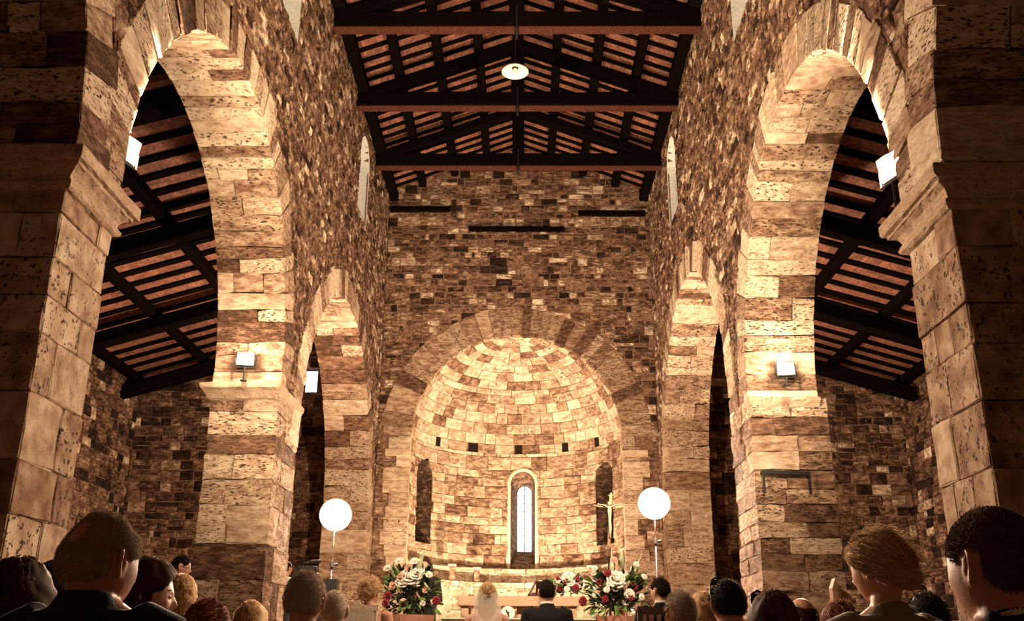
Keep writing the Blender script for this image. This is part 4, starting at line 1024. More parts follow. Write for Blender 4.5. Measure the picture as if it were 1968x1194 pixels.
# pointed wooden seat back by the right aisle
p = at(1618, 1165, 10.5)
t = empty('wooden_lectern', (p.x, 10.5, .4), 'pointed pale wooden lectern in the right aisle', 'lectern')
top = at(1602, 1112, 10.5); xr = at(1632, 1140, 10.5)
b = MB(); b.loft([[(top.x - .04, y, .4), (xr.x, y, .4), (xr.x, y, xr.z - .02), (top.x + .06, y, top.z - .12), (top.x, y, top.z), (top.x - .04, y, top.z - .1)] for y in (10.44, 10.56)]); part('panel', b, plain('pale_wood', (.36, .22, .13), .6, bump=.2, var=.3), t)
b = MB(); b.bar((top.x + .02, 10.42, .4), (top.x + .02, 10.42, top.z - .08), .025, .03, up=(0, 1, 0)); b.bar((xr.x - .02, 10.42, .4), (xr.x - .02, 10.42, xr.z - .05), .025, .03, up=(0, 1, 0)); part('upright', b, M['wood'], t)
b = MB(); b.box(top.x - .12, xr.x + .08, 10.3, 10.7, .4, .44); part('base', b, M['wood'], t)
# ------------------------------------------------------------ people
def skin_mat(name, c): 
    m = plain(name, c, .5, bump=.08, scale=60, var=.12); return m
SK = [skin_mat('warm_skin', (.50, .25, .16)), skin_mat('tanned_skin', (.40, .18, .11)), skin_mat('fair_skin', (.60, .34, .24))]
def hair_mat(name, c, rough=.45):
    m, t, b = nt(name); L = t.links.new; at_ = N(t, 'ShaderNodeAttribute', attribute_name='tone'); sep = N(t, 'ShaderNodeSeparateColor'); L(at_.outputs['Color'], sep.inputs['Color'])
    r = ramp(t, [(0, tuple(x * .45 for x in c)), (1, tuple(min(1, x * 1.5) for x in c))]); L(sep.outputs[0], r.inputs['Fac']); L(r.outputs['Color'], b.inputs['Base Color'])
    b.inputs['Sheen Weight'].default_value = 1.0; b.inputs['Sheen Roughness'].default_value = .25; b.inputs['Sheen Tint'].default_value = (min(1, c[0] * 1.2 + .35), min(1, c[1] * 1.2 + .25), min(1, c[2] * 1.2 + .16), 1)
    b.inputs['Roughness'].default_value = rough + .2; b.inputs['Specular IOR Level'].default_value = .05
    return m
HM = {'black': hair_mat('black_hair', (.012, .008, .006)), 'brown': hair_mat('dark_brown_hair', (.05, .018, .009)), 'auburn': hair_mat('auburn_hair', (.13, .035, .015)),
      'blonde': hair_mat('blonde_hair', (.48, .30, .15)), 'grey': hair_mat('grey_hair', (.40, .30, .22), .6), 'silver': hair_mat('silver_hair', (.50, .40, .31), .6), 'cropped': hair_mat('cropped_brown_hair', (.09, .05, .032), .6)}
CL = {}
def cloth(name, c, rough=.85):
    if name not in CL: CL[name] = plain(name, c, rough, bump=.25, scale=120, var=.15)
    return CL[name]
def sm(a, b, x): x = max(0, min(1, (x - a) / (b - a))); return x * x * (3 - 2 * x)
def head_r(lat, lon):
    'skull and face: point for a direction; lon 0 looks forward (+Y)'
    cl, sl = math.cos(lat), math.sin(lat); x = math.sin(lon) * cl; y = math.cos(lon) * cl; z = sl
    X, Y, Z = x * .078, y * .100 - .004, z * .120
    fr = max(0, y)
    if z < 0:                                            # jaw narrows, chin comes forward, nape goes in
        k = sm(0, -1, z) if False else (-z) ** 1.3
        X *= 1 - .30 * k * (.4 + .6 * fr); Y += .018 * k * fr
        if y < 0: Y *= 1 - .35 * k
    if y < 0: Y *= 1.0 + .06 * max(0, z + .3)
    ax = abs(x)
    if y > .35:
        g = lambda cx, cz, sx, sz: math.exp(-((ax - cx) / sx) ** 2 - ((z - cz) / sz) ** 2)
        Y += .026 * g(0, -.22, .13, .14) + .012 * g(0, -.05, .09, .16)   # nose
        Y -= .011 * g(.36, .02, .18, .10)                               # eye sockets
        Y += .004 * g(.36, .02, .11, .06)                               # eyeballs under the lids
        Y += .005 * g(.25, .17, .35, .07)                               # brow
        Y += .008 * g(0, -.50, .20, .045) + .007 * g(0, -.60, .17, .045) - .005 * g(0, -.55, .26, .02)   # lips
        Y += .009 * g(0, -.82, .22, .12)                                # chin
        X += (.004 if x > 0 else -.004) * g(.55, -.15, .2, .15)         # cheekbones
    return Vector((X, Y, Z))
def head_mesh(b, fn, n=40, m_=30):
    rings = []
    for i in range(1, m_):
        lat = -PI / 2 + PI * i / m_; rings.append([fn(head_r(lat, 2 * PI * k / n)) for k in range(n)])
    b.loft(rings)
def hmask(kind, p):
    'how much hair grows at a point of the head (local coordinates)'
    x, y, z = p; ax = abs(x)
    f = (y + .1) / .2                                     # 0 back .. 1 front
    line = -.05 + .038 * sm(.15, .45, f) + .03 * sm(.45, .7, f) + .062 * sm(.7, .95, f)
    m_ = sm(line - .004, line + .008, z)
    if kind in ('short', 'bald', 'balding', 'shaved'): m_ *= 1 - sm(.05, .062, ax) * (1 - sm(.020, .034, abs(y + .012))) * (1 - sm(.024, .036, z))
    if kind == 'bald':
        m_ *= 1 - sm(.045, .07, z + .15 * max(0, y)) * (1 - .55 * sm(.03, .06, ax))
    if kind == 'balding':
        d = math.sqrt((x + .008) ** 2 + (y + .080) ** 2 + (z - .068) ** 2); m_ *= 1 - .85 * (1 - sm(.022, .056, d))
        m_ *= 1 - .8 * sm(.0, .04, y) * sm(.07, .09, z)
    if kind == 'shaved': m_ *= 1
    return m_
HAIRLEN = {'short': .010, 'bald': .005, 'balding': .007, 'shaved': .004, 'long': .022, 'updo': .018, 'curly': .022, 'bob': .022}
def person(px, py, Y, label, plat=0, pose='sit', yaw=0, byaw=None, pitch=0, roll=0, hair='short', hc='black', skin=0, wear='suit', wc=('black_suit', (.012, .011, .012)), male=True, fuzz=500, vox=.009, strand=.0011, bun=None, length=.25, ztop=None, arms='lap', shirt=False, seed=None, hs=1.0, shup=0):
    r = random.Random(seed if seed is not None else int(px * 7 + py)); top = at(px, py, Y)
    H = (top.z - plat); x0, y0 = top.x, Y
    cat = 'person'
    o = empty('person', (x0, y0, plat), label, cat); byaw = yaw * .35 if byaw is None else byaw
    w = 1.0 if male else .9
    sh = .20 * w; shz = H - .30 + shup; nb = Vector((0, -.03, H - .245 + shup * .6)); hcn = Vector((0, .0, H - .12 * hs))
    hip = .50 if pose == 'sit' else .95
    if pose == 'sit': hip = max(.42, H - .80)
    # transforms
    cb, sb = math.cos(math.radians(byaw)), math.sin(math.radians(byaw))
    BT = lambda v: Vector((x0 + v[0] * cb - v[1] * sb, y0 + v[0] * sb + v[1] * cb, plat + v[2]))
    HR = Matrix.Rotation(math.radians(yaw), 3, 'Z') @ Matrix.Rotation(math.radians(roll), 3, 'Y') @ Matrix.Rotation(math.radians(pitch), 3, 'X')
    HT = lambda p: Vector((x0, y0, plat)) + hcn + HR @ (Vector(p) * hs)
    b = MB(); b.cur = (.5, .5, .5)
    head_mesh(b, HT, 44 if fuzz > 1200 else 32, 34 if fuzz > 1200 else 24)
    for s in (-1, 1):                                     # ears
        e = [HT((s * (.076 + .013 * q), -.008 - .016 * q, z_)) for q, z_ in ((.2, -.037), (.9, -.02), (1.3, .005), (1.2, .025), (.6, .034), (0, .022))]
        b.tube(e, [.006, .007, .006, .0065, .006, .004], 6)
        b.tube([HT((s * .072, .0, -.03)), HT((s * .079, -.006, 0)), HT((s * .074, -.004, .025))], [.006, .010, .007], 6)
    nk = .058 if male else .048
    jaw = HT((0, -.022, -.06)); b.tube([BT(nb + Vector((0, .0, -.04))), BT(nb + Vector((0, .005, .03))), jaw, HT((0, -.01, -.02))], [nk * 1.25, nk, nk * .98, nk * .8], 16)
    # torso
    def torso(k, zlow):
        rings = []
        spec = [(hip - .04, .16 * w, .12), (hip + .08, .165 * w, .125), (hip + .2, .145 * w, .11), (hip + .33, .165 * w, .118), (shz - .06, .185 * w, .115), (shz + .0, .175 * w, .095), (shz + .035, .12 * w, .075), (shz + .065, .07 * w, .06)]
        if not male: spec[4] = (shz - .08, .165 * w, .125)
        for z, rx, ry in spec:
            if z < zlow: continue
            rings.append([BT((math.cos(a) * (rx + k), math.sin(a) * (ry + k) * (1.1 if math.sin(a) > 0 and not male and .1 < shz - z < .2 else 1) - .015, z)) for a in [2 * PI * i / 24 for i in range(24)]])
        return rings
    b.loft(torso(-.012, 0))
    # arms
    def arm(s):
        S = Vector((s * sh * .93, -.015, shz - .02))
        if pose == 'stand' and arms == 'camera': E_ = S + Vector((s * .09, .1, -.24)); W_ = Vector((s * .1 + .14, .34, shz + .04))
        elif arms == 'fold': E_ = S + Vector((s * .06, .02, -.27)); W_ = Vector((s * .04, .22, shz - .24))
        elif pose == 'stand': E_ = S + Vector((s * .05, -.02, -.29)); W_ = E_ + Vector((s * .01, .06, -.25))
        elif arms == 'phone': E_ = S + Vector((s * .05, .06, -.24)); W_ = Vector((s * .06, .25, shz - .05))
        else: E_ = S + Vector((s * .06, .03, -.27)); W_ = Vector((s * .07, .25, hip + .10))
        return S, E_, W_
    for s in (-1, 1):
        S, E_, W_ = arm(s); q = .9 if not male else 1
        b.tube([BT(p) for p in (S - Vector((s * .04, 0, -.01)), S, S.lerp(E_, .5), E_, E_.lerp(W_, .35), W_)], [.052 * q, .055 * q, .045 * q, .038 * q, .038 * q, .025 * q], 12)
        d = (W_ - E_).normalized(); si = Vector((0, 0, 1)).cross(d).normalized(); nrm = d.cross(si)
        P = W_ + d * .05; b.tube([BT(W_), BT(W_ + d * .03), BT(W_ + d * .09)], [.024, .036, .033], 8)
        for f_, (off, L) in enumerate(((-.027, .066), (-.009, .075), (.009, .07), (.026, .055))):
            a = W_ + d * .08 + si * off; c1 = a + d * L * .5 - nrm * .008; c2 = c1 + d * L * .3 - nrm * .022; c3 = c2 - nrm * .02 - d * .003
            b.tube([BT(a), BT(c1), BT(c2), BT(c3)], [.0095, .009, .0085, .007], 6)
        a = W_ + d * .03 + si * (-s) * .03; b.tube([BT(a), BT(a + d * .03 + si * (-s) * .018), BT(a + d * .06 + si * (-s) * .02 - nrm * .01)], [.013, .011, .009], 6)
    # legs
    for s in (-1, 1):
        hp = Vector((s * .09, 0, hip))
        if pose == 'sit': kn = Vector((s * .12, .42, hip + .02)); an = Vector((s * .12, .44, .08))
        else: kn = Vector((s * .09, .02, hip * .52)); an = Vector((s * .09, -.01, .09))
        b.tube([BT(p) for p in (hp, hp.lerp(kn, .5), kn, kn.lerp(an, .35), an)], [.085, .075, .055, .055, .038], 12)
        b.tube([BT(an + Vector((0, -.04, -.035))), BT(an + Vector((0, .06, -.04))), BT(an + Vector((0, .15, -.055)))], [.036, .036, .024], 8)
    body = part('body', b, SK[skin], o, True, 'skin of face, neck and hands')
    md = body.modifiers.new('remesh', 'REMESH'); md.mode = 'VOXEL'; md.voxel_size = vox; md.use_smooth_shade = True
    s2 = body.modifiers.new('smooth', 'SMOOTH'); s2.iterations = 2; s2.factor = .5
    # eyes, brows and lips where a face shows
    if abs(yaw) > 60 or hair == 'front':
        for s in (-1, 1):
            f_ = MB(); f_.tube([HT((s * .018, .082, .024)), HT((s * .034, .083, .029)), HT((s * .048, .072, .024))], .0028, 6); part('eyebrow', f_, HM['black'], o)
            f_ = MB(); f_.sphere(HT((s * .030, .078, .003)), .0115, 10, 8); part('eye', f_, plain('eye_white', (.5, .45, .4), .2), o, True)
            f_ = MB(); f_.sphere(HT((s * .030, .0875, .003)), .0045, 8, 6); part('pupil', f_, M['metal'], o, True)
        f_ = MB(); f_.tube([HT((-.022, .083, -.066)), HT((0, .096, -.063)), HT((.022, .083, -.066))], [.002, .0055, .002], 6); part('lips', f_, plain('lips', (.35, .09, .07), .4), o, True)
    # clothes
    wm = cloth(*wc); g = MB()
    if wear in ('suit', 'top', 'shirt'):
        k = .014 if wear != 'suit' else .022
        rr = torso(k, 0)[:-1] if wear != 'top' else torso(k, 0)[:-2]
        g.loft(rr)
        if wear == 'suit' or wear == 'shirt':              # shoulder line and standing collar
            cr_ = [(BT((math.cos(a) * (nk + .020), math.sin(a) * (nk + .022) - .032 + .0, shz + .035 + (.025 if math.sin(a) < 0 else -.02))), BT((math.cos(a) * (nk + .012), math.sin(a) * (nk + .014) - .030, shz + .055 + (.025 if math.sin(a) < 0 else -.03)))) for a in [2 * PI * i / 24 for i in range(24)]]
            g.loft([[BT((math.cos(a) * .11, math.sin(a) * .08 - .02, shz + .02)) for a in [2 * PI * i / 24 for i in range(24)]], [c_[0] for c_ in cr_], [c_[1] for c_ in cr_]])
        for s in (-1, 1):
            S, E_, W_ = arm(s); q = .9 if not male else 1; e = .014 if wear == 'suit' else .009
            en = 1.0 if wear != 'top' else .45
            pts = [S - Vector((s * .06, 0, -.015)), S, S.lerp(E_, .5)] + ([E_, E_.lerp(W_, .35), W_.lerp(E_, .08)] if wear != 'top' else [])
            g.tube([BT(p) for p in pts], [(.055 + e) * q, (.058 + e) * q, (.048 + e) * q, (.042 + e) * q, (.041 + e) * q, (.032 + e) * q][:len(pts)], 14)
    else:                                                 # strapless dress
        g.loft(torso(.006, 0)[:-3])
    go = part('jacket' if wear == 'suit' else ('dress' if wear == 'dress' else 'shirt'), g, wm, o, True)
    md = go.modifiers.new('remesh', 'REMESH'); md.mode = 'VOXEL'; md.voxel_size = max(.011, vox); md.use_smooth_shade = True
    s2 = go.modifiers.new('smooth', 'SMOOTH'); s2.iterations = 3; s2.factor = .6
    if shirt:
        g = MB(); g.loft([[BT((math.cos(a) * (nk + .007 + q), math.sin(a) * (nk + .009 + q) - .030, shz + z_ - .03 + (.028 if math.sin(a) < 0 else -.03))) for a in [2 * PI * i / 24 for i in range(24)]] for q, z_ in ((.006, .05), (.002, .095), (-.001, .098), (.003, .05))], True, False)
        part('shirt_collar', g, cloth('white_shirt', (.7, .66, .58)), o, True)
    g = MB()
    for s in (-1, 1):
        hp = Vector((s * .09, 0, hip))
        if pose == 'sit': kn = Vector((s * .12, .42, hip + .02)); an = Vector((s * .12, .44, .12))
        else: kn = Vector((s * .09, .02, hip * .52)); an = Vector((s * .09, -.01, .12))
        g.tube([BT(p) for p in (hp, hp.lerp(kn, .5), kn, kn.lerp(an, .35), an)], [.10, .088, .068, .066, .052 + (0 if male else .01)], 12)
    if pose == 'sit' and plat == 0 or px in (937, 1051):
        so = empty('stool', (x0, y0, plat), 'plain low wooden stool hidden beneath a seated guest', 'stool', 'stools under the seated guests')
        zt = hip - .115
        q_ = MB(); q_.loft([[BT((a_ * .17, b_ * .15 + .03, z_)) for a_, b_ in ((-1, -1), (1, -1), (1, 1), (-1, 1))] for z_ in (zt - .03, zt)]); part('seat', q_, M['wood'], so)
        for a_ in (-1, 1):
            for b_ in (-1, 1): q_ = MB(); q_.tube([BT((a_ * .14, b_ * .12 + .03, 0)), BT((a_ * .12, b_ * .10 + .03, zt - .03))], .018, 6); part('leg', q_, M['wood'], so)
    part('trousers' if male else 'skirt', g, wm if wear != 'shirt' else cloth('dark_trousers', (.03, .03, .035)), o, True)
    # hair
    hm = HM[hc]; hk = hair if hair != 'front' else 'long'; th = HAIRLEN[hk] * (.8 if male else 1.1)
    h = MB(); h.cur = (.35, .5, .5); n, m_ = 48, 40; rings = []
    def hp_(lat, lon, ex=0):
        p = head_r(lat, lon); k = hmask(hk, p); d = Vector((p.x / .078 ** 1.2, (p.y + .004) / .1 ** 1.2, p.z / .12 ** 1.2)).normalized()
        nz = noise.noise(Vector((lon * 3.5, lat * 4, px * .1))) * .3 + noise.noise(Vector((lon * 11, lat * 5, px))) * .2
        return p + d * ((th * (1 + nz) + ex) * k - .007 * (1 - k)), d, k
    for i in range(1, m_): rings.append([HT(hp_(-PI / 2 + PI * i / m_, 2 * PI * k / n)[0]) for k in range(n)])
    h.loft(rings)
    def cur(): h.cur = (r.random(), .5, .5)
    def strandw(pts, rad): cur(); h.tube(pts, [rad] * (len(pts) - 1) + [rad * .3], 3, False)
    def sample():
        while True:
            lat = math.asin(r.uniform(-.62, 1)); lon = r.uniform(0, 2 * PI); p, d, k = hp_(lat, lon)
            if k > .45 or (k > .25 and r.random() < k): return lat, lon, p, d
    if hk in ('short', 'bald', 'balding', 'shaved'):
        L0 = {'short': .012, 'bald': .008, 'balding': .010, 'shaved': .007}[hk]
        for _ in range(fuzz):
            lat, lon, p, d = sample(); L = L0 * r.uniform(.6, 1.4)
            dn = Vector((0, -.25 * (1 if p.z > .03 else 0), -.7)); dd = (d * .75 + dn * .6 + Vector((r.uniform(-.3, .3), r.uniform(-.3, .3), r.uniform(-.3, .3)))).normalized()
            strandw([HT(p - d * .004), HT(p + dd * L * .5 + d * .002), HT(p + dd * L + Vector((0, 0, -.002)))], strand)
    elif hk in ('updo', 'curly'):
        bn = Vector(bun or (0, -.115, .0)); 
        cb_ = MB(); br = .042 if bun is None or len(bun) < 4 else bun[3]; bn = Vector(bn[:3])
        h.sphere(HT(bn), br * .85, 16, 12, (1.15, .8, 1))
        for _ in range(max(60, fuzz // 5)):
            a = r.uniform(0, 2 * PI); el = r.uniform(-1, 1); pts = []
            for q in range(7):
                aa = a + q * .45; e2 = el + q * .1; ax = Vector((math.cos(aa) * math.cos(e2) * 1.15, math.sin(e2) * .8, math.sin(aa) * math.cos(e2))); pts.append(HT(bn + ax * br * r.uniform(.92, 1.04)))
            strandw(pts, strand * 1.3)
        for _ in range(fuzz):
            lat, lon, p, d = sample(); b_ = bn - d * 0; pts = []; jj = Vector((r.uniform(-.02, .02), r.uniform(-.01, .01), r.uniform(-.02, .02)))
            tgt = bn * .86 + jj
            for q in range(6):
                k = q / 5; m_2 = p.lerp(tgt, k); l = m_2.length; rad_ = p.length * (1 - k) + tgt.length * k; m_2 = m_2 / max(l, .03) * (rad_ + .003 + .004 * math.sin(k * PI))
                if hk == 'curly': m_2 += Vector((math.sin(k * 14 + lon * 3), math.cos(k * 12 + lat * 5), math.sin(k * 11 + lon))) * .006
                pts.append(HT(m_2))
            strandw(pts, strand * (1.2 if hk == 'updo' else 1.8))
        for _ in range(fuzz // 12):
            lat, lon, p, d = sample(); q1 = p + d * r.uniform(.004, .014) + Vector((r.uniform(-.02, .02), -.02, r.uniform(-.02, .01))); strandw([HT(p), HT(q1), HT(q1 + Vector((r.uniform(-.02, .02), -.03, r.uniform(-.03, 0))))], strand)
        for _ in range(14 if hk == 'updo' else 0):
            lat, lon, p, d = sample(); h.cur = (r.random(), .5, .5); tg = bn + Vector((r.uniform(-.03, .03), -.02, r.uniform(-.03, .03))); h.tube([HT(p + d * .001), HT(p.lerp(tg, .5).normalized() * (p.length * .5 + tg.length * .5 + .006)), HT(tg)], [.003, .006, .004], 5)
        if hk == 'curly':
            for _ in range(26):
                a = r.uniform(0, 2 * PI); c_ = bn + Vector((math.cos(a) * .04, r.uniform(-.02, .02), math.sin(a) * .055)); pts = [HT(c_ + Vector((math.cos(q * 1.3) * .011, math.sin(q * 1.3) * .011, (q - 5) * -.005))) for q in range(11)]
                h.cur = (r.random(), .5, .5); h.tube(pts, .004, 5)
    else:                                                 # long hair falling down the back
        L = length
        for sgn in (0,):
            rr_ = []
            for q in range(7):
                k = q / 6; z = .0 - (L + .0) * k; wd = .088 - .012 * math.sin(k * PI) + .006 * k; row = []
                for i in range(17):
                    a = PI + (i - 8) / 8 * 1.75; row.append(HT((math.sin(a) * wd, math.cos(a) * wd * 1.05 - .012 - .0 * k, z)))
                for i in range(16, -1, -1):
                    a = PI + (i - 8) / 8 * 1.75; row.append(HT((math.sin(a) * wd * .8, math.cos(a) * wd * .8 - .012, z)))
                rr_.append(row)
            h.loft(rr_)
        for _ in range(fuzz):
            lat, lon, p, d = sample(); fl = r.uniform(.85, 1.12); pts = []
            a = math.atan2(p.x, p.y); a_end = a
            if abs(a) < 1.3: a_end = (1.45 + r.uniform(0, .4)) * (1 if a >= 0 else -1)
            rad_ = .093 + r.uniform(-.004, .006)
            zs = [p.z, p.z * .55 + .0, -.01, -.07, -.07 - (L - .07) * .5, -L * fl]
            for q, z in enumerate(zs):
                k = min(1, q / 2.0); aa = a + (a_end - a) * k; hr = math.hypot(p.x, p.y) * (1 - k) + rad_ * k; hr = max(hr, math.sqrt(max(0, 1 - min(1, (z / .135) ** 2))) * .1 if z > 0 else rad_ * (1 - .12 * math.sin(min(1, -z / L) * PI)))
                pts.append(HT((math.sin(aa) * hr * .92, math.cos(aa) * hr * 1.05 - .008, z)) + Vector((r.uniform(-1, 1), r.uniform(-1, 1), 0)) * .002)
            strandw(pts, strand * 1.4)
    part('hair', h, hm, o, True)
    return o, HT, BT
def sunglasses(HT, label, lift=.0):
    o = empty('sunglasses', tuple(HT((0, 0, .14))), label, 'sunglasses')
    b = MB()
    for s in (-1, 1):
        b.tube([HT((s * .005, .068, .118 + lift)), HT((s * .03, .072, .128 + lift)), HT((s * .06, .055, .115 + lift)), HT((s * .062, .072, .09 + lift)), HT((s * .03, .088, .098 + lift)), HT((s * .005, .085, .105 + lift)), HT((s * .005, .068, .118 + lift))], .0055, 6)
    b.tube([HT((-.01, .075, .115 + lift)), HT((.01, .075, .115 + lift))], .004, 6); part('frame', b, M['metal'], o)
    for s in (-1, 1):
        l = MB(); l.loft([[HT((s * .008, .068 + q, .117 + lift)), HT((s * .055, .056 + q, .114 + lift)), HT((s * .058, .072 + q, .092 + lift)), HT((s * .01, .085 + q, .104 + lift))] for q in (0, .004)]); part('lens', l, M['metal'], o)
        t_ = MB(); t_.tube([HT((s * .060, .062, .110 + lift * .6)), HT((s * .076, .03, .092 + lift * .5)), HT((s * .088, -.01, .055)), HT((s * .090, -.03, .030))], [.005, .0045, .0045, .003], 6); part('temple_arm', t_, M['metal'], o)
    return o
BLK = ('black_suit', (.010, .009, .010)); NAVY = ('dark_navy_jacket', (.014, .014, .022)); BEI = ('beige_jacket', (.20, .14, .10)); CH = ('charcoal_jacket', (.02, .017, .016))
person(208, 992, 2.5, 'large balding man with short grey hair in a dark suit, nearest on the left', yaw=-24, hair='balding', hc='grey', skin=1, wc=BLK, fuzz=7000, vox=.006, strand=.0006, shirt=False, pitch=-4, hs=1.0, shup=.035)
_, h2, _b = person(45, 1086, 3.0, 'woman with dark auburn hair and a sparkling hair clip at the far left edge', male=False, hair='long', hc='brown', yaw=-5, wear='top', wc=CH, fuzz=4500, strand=.0009, length=.22)
b = MB()
for k in range(5): b.sphere(h2((.07 - k * .004, -.055 - k * .004, .075 - k * .014)), .007, 8, 6)
tag(b.build('hair_clip', plain('sparkling_metal', (.8, .85, .9), .1, 1)), 'small sparkling clip in the dark hair of the far left woman', 'hair clip')
person(112, 1086, 4.4, 'person with dark hair half hidden behind the large balding man', male=False, hair='bob' if False else 'long', hc='black', wear='top', wc=CH, fuzz=500, length=.2)
person(290, 1083, 3.9, 'woman with dark gathered hair turning her face to the right beside the balding man', male=False, hair='long', hc='brown', yaw=-68, byaw=-20, pitch=-6, skin=2, wear='top', wc=CH, fuzz=3600, vox=.006, strand=.0008, length=.17)
person(350, 1110, 6.2, 'blonde woman with wavy shoulder hair behind the dark haired woman', male=False, hair='long', hc='blonde', yaw=20, wear='top', wc=CH, fuzz=900, length=.26)
person(404, 1159, 4.75, 'woman with reddish brown pinned up hair low beside the left pillar', male=False, hair='updo', hc='auburn', yaw=-30, wear='top', wc=CH, fuzz=1200, bun=(.0, -.1, .03, .035))
person(484, 1162, 5.9, 'woman with straight blonde hair, only the crown showing, left of the left pillar foot', male=False, hair='long', hc='blonde', wear='top', wc=BEI, fuzz=1200, length=.25)
person(590, 1102, 4.5, 'grey haired man in a dark jacket in front of the left pillar', hair='short', hc='silver', skin=1, wc=BLK, fuzz=3500, strand=.0009, vox=.008)
person(645, 1136, 6.2, 'man with closely cropped light brown hair right of the grey haired man', hair='shaved', hc='silver', skin=2, wc=CH, fuzz=2200, strand=.0009)
person(1306, 1138, 5.9, 'man with short salt and pepper hair right of the seated man on the slat chair', hair='short', hc='grey', skin=1, wc=CH, fuzz=2200, yaw=8)
person(1352, 1144, 6.8, 'blonde woman with long hair half hidden by the man with glasses on his head', male=False, hair='long', hc='blonde', wear='top', wc=BEI, fuzz=1200, length=.28, yaw=15)
_, h1, _b = person(1396, 1116, 5.1, 'dark haired man with sunglasses pushed up in front of the right pillar foot', hair='short', hc='black', skin=1, wc=BLK, fuzz=2200, strand=.0009, yaw=4)
sunglasses(h1, 'black sunglasses pushed up on the dark haired man', .012)
_, h1, _b = person(1482, 1145, 4.2, 'woman with long dark straight hair and sunglasses as hairband', male=False, hair='long', hc='brown', wear='top', wc=CH, fuzz=3000, strand=.0009, length=.3, yaw=10)
sunglasses(h1, 'black sunglasses worn on the long dark haired woman', .014)
person(1538, 1150, 6.1, 'bald man behind the long dark haired woman', hair='bald', hc='brown', skin=0, wc=CH, fuzz=900, yaw=20)
person(1612, 1161, 5.3, 'woman with smooth auburn hair low in front of the pointed lectern', male=False, hair='updo', hc='auburn', wear='top', wc=CH, fuzz=1600, bun=(0, -.1, -.02, .03))
person(1680, 1026, 3.35, 'woman with pinned up golden hair and beige jacket, right of the middle', male=False, hair='updo', hc='blonde', yaw=32, roll=-4, pitch=-6, skin=0, wear='suit', wc=BEI, fuzz=6000, vox=.006, strand=.0007, bun=(.02, -.098, -.04, .045), hs=.97)
person(1778, 1141, 4.6, 'person with glossy black hair between the two nearest guests on the right', hair='short', hc='black', wc=BLK, fuzz=1200, male=True)
_, hh, hb = person(1893, 981, 2.15, 'large man with very short dark hair in a dark uniform jacket at the right edge', yaw=22, hair='shaved', hc='cropped', skin=1, wc=BLK, fuzz=7000, vox=.006, strand=.0006, hs=1.04, shup=.015)
# patterned shoulder strap on the uniform: part of the jacket wearer, kept flat on the shoulder
p1, p2 = at(1936, 1180, 1.9), at(1990, 1172, 1.93)
b = MB(); b.bar(p1, p2, .03, .006, up=(0, 0, 1)); 
for k in range(6): b.sphere(p1.lerp(p2, (k + .5) / 6) + Vector((0, -.008, .004)), .004, 6, 5)
part('shoulder_strap', b, plain('silver_braid', (.35, .3, .2), .4, .7), _, False, 'silver braided shoulder strap')
# people on the platform
person(714, 1113, 9.24, 'woman with curled blonde updo and bare back on the cream chair', plat=.4, male=False, hair='curly', hc='blonde', skin=0, wear='dress', wc=('dark_dress', (.03, .008, .012)), fuzz=700, yaw=-25, strand=.0016, bun=(-.02, -.1, .0, .05))
person(1267, 1113, 9.84, 'man in dark suit on the slat chair looking left to the altar', plat=.4, hair='short', hc='black', skin=0, wc=BLK, fuzz=900, yaw=38, byaw=10, strand=.0014, shirt=True)
person(1051, 1116, 10.1, 'groom in black suit seen from behind before the altar', plat=.4, hair='short', hc='black', skin=0, wc=BLK, fuzz=900, strand=.0014, shirt=True)
bo, bh, bb = person(937, 1124, 10.0, 'bride with long fair hair, bare shoulders and white veil before the altar', plat=.4, male=False, hair='long', hc='blonde', skin=2, wear='dress', wc=('white_dress', (.75, .7, .6)), fuzz=1200, strand=.0014, length=.4)
v = MB(); rv = random.Random(8); rings = []; ph = [rv.uniform(0, 6) for _ in range(5)]
for i in range(15):
    k = i / 14; z = .118 - .62 * k; wd = .03 + .065 * sm(0, .15, k) + .09 * k; row = []
    for j in range(49):
        a = PI + (j - 24) / 24 * 1.55; f = 1 + (.03 + .16 * k) * (math.sin(a * 9 + ph[0]) * .5 + math.sin(a * 17 + ph[1]) * .35) * (sm(.05, .3, k))
        row.append(bh((math.sin(a) * wd * f * 1.05, math.cos(a) * wd * 1.0 * f - .018 - .02 * k, z)))
    rings.append(row)
v.loft(rings, False, False)
mv, tv, bv = nt('sheer_white_veil'); bv.inputs['Base Color'].default_value = (.9, .86, .78, 1); bv.inputs['Roughness'].default_value = .6
tr = N(tv, 'ShaderNodeBsdfTransparent'); tl_ = N(tv, 'ShaderNodeBsdfTranslucent'); tl_.inputs['Color'].default_value = (.9, .86, .78, 1); mx1 = N(tv, 'ShaderNodeMixShader'); mx2 = N(tv, 'ShaderNodeMixShader'); mx1.inputs[0].default_value = .5; mx2.inputs[0].default_value = .5
tv.links.new(bv.outputs[0], mx1.inputs[1]); tv.links.new(tl_.outputs[0], mx1.inputs[2]); tv.links.new(tr.outputs[0], mx2.inputs[1]); tv.links.new(mx1.outputs[0], mx2.inputs[2]); tv.links.new(mx2.outputs[0], tv.nodes['Material Output'].inputs['Surface'])
part('veil', v, mv, bo, True)
person(818, 1073, 14.6, 'woman with long dark hair and dark jacket facing the guests behind the left flowers', plat=.8, pose='stand', male=False, hair='front', hc='brown', skin=0, wear='suit', wc=CH, fuzz=700, yaw=172, byaw=172, strand=.0016, length=.3, arms='fold')
_, ch_, cb_ = person(552, 1080, 16.4, 'cameraman in white shirt half hidden by the left pillar', plat=.8, pose='stand', hair='short', hc='black', skin=0, wear='shirt', wc=('white_shirt', (.7, .66, .58)), fuzz=500, yaw=-25, byaw=-55, strand=.0016, arms='camera')
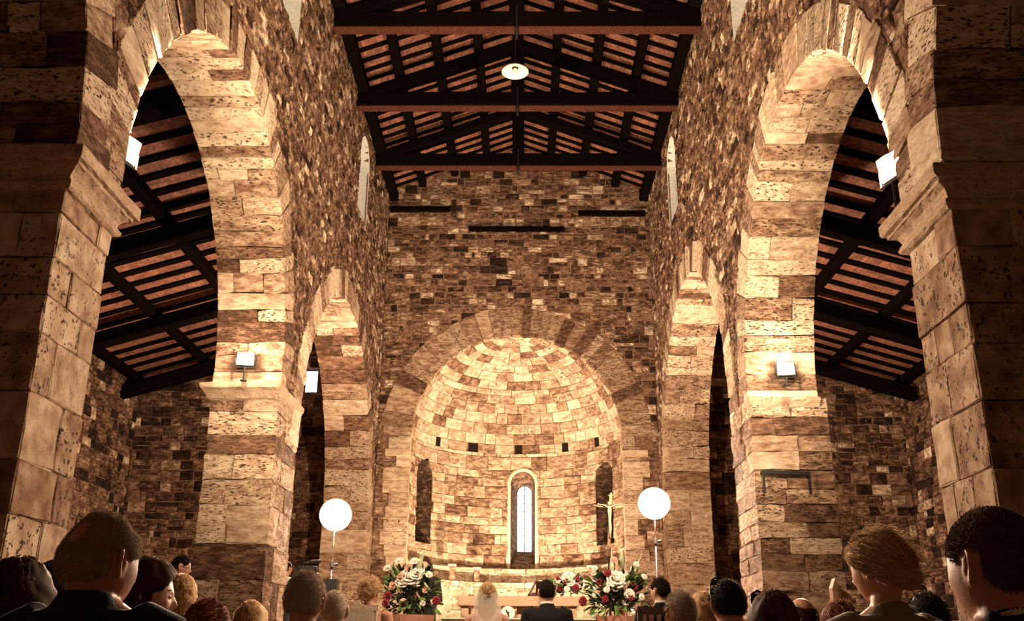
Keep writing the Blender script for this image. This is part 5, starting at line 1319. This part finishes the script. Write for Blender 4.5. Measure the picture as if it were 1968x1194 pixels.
_, gh, _b = person(351, 1069, 11.0, 'man in glasses and dark jacket standing in the left aisle in profile', plat=.4, pose='stand', hair='short', hc='black', skin=0, wear='suit', wc=BLK, fuzz=600, yaw=-72, byaw=-60, pitch=-12, strand=.0014, shirt=True)
o = empty('eyeglasses', tuple(gh((0, .1, .0))), 'thin black eyeglasses on the man standing in the left aisle', 'glasses')
for s in (-1, 1):
    b = MB(); b.tube([gh((s * .032 + .018 * math.cos(a), .098, .003 + .014 * math.sin(a))) for a in [k * PI / 6 for k in range(13)]], .0022, 5); part('rim', b, M['metal'], o)
    b = MB(); b.tube([gh((s * .05, .096, .008)), gh((s * .08, .06, .008)), gh((s * .086, -.01, .004))], .002, 5); part('temple_arm', b, M['metal'], o)
b = MB(); b.tube([gh((-.014, .1, .006)), gh((.014, .1, .006))], .0022, 5); part('bridge', b, M['metal'], o)
# video camera with its microphone on a tripod
cc = at(590, 1092, 16.45)
t = empty('video_camera', (cc.x, cc.y, .8), 'black video camera with long microphone on a tripod beside the left pillar', 'video camera')
b = MB(); b.bar(cc + Vector((-.16, 0, -.02)), cc + Vector((.1, 0, -.02)), .1, .11); b.tube([cc + Vector((.1, 0, -.02)), cc + Vector((.17, 0, -.02))], .05, 14); b.bar(cc + Vector((-.2, 0, .02)), cc + Vector((-.12, 0, .02)), .05, .05); part('camera_body', b, M['metal'], t)
b = MB(); b.tube([cc + Vector((-.08, 0, .04)), cc + Vector((-.06, 0, .08)), cc + Vector((.1, 0, .085))], .012, 8); part('top_handle', b, M['metal'], t)
b = MB(); b.tube([cc + Vector((.02, -.04, .1)), cc + Vector((.06, -.04, .1)), cc + Vector((.062, -.04, .1)), cc + Vector((.23, -.04, .105))], [.01, .01, .024, .024], 12); part('microphone', b, M['metal'], t)
for k in range(3):
    a = k * 2 * PI / 3 + .4; b = MB(); b.tube([cc - Vector((0, 0, .1)), Vector((cc.x + .4 * math.cos(a), cc.y + .4 * math.sin(a), .81))], [.02, .014], 8); part('leg', b, M['metal'], t)
b = MB(); b.tube([cc - Vector((0, 0, .16)), cc - Vector((0, 0, .07))], [.04, .05], 12); part('tripod_head', b, M['metal'], t)
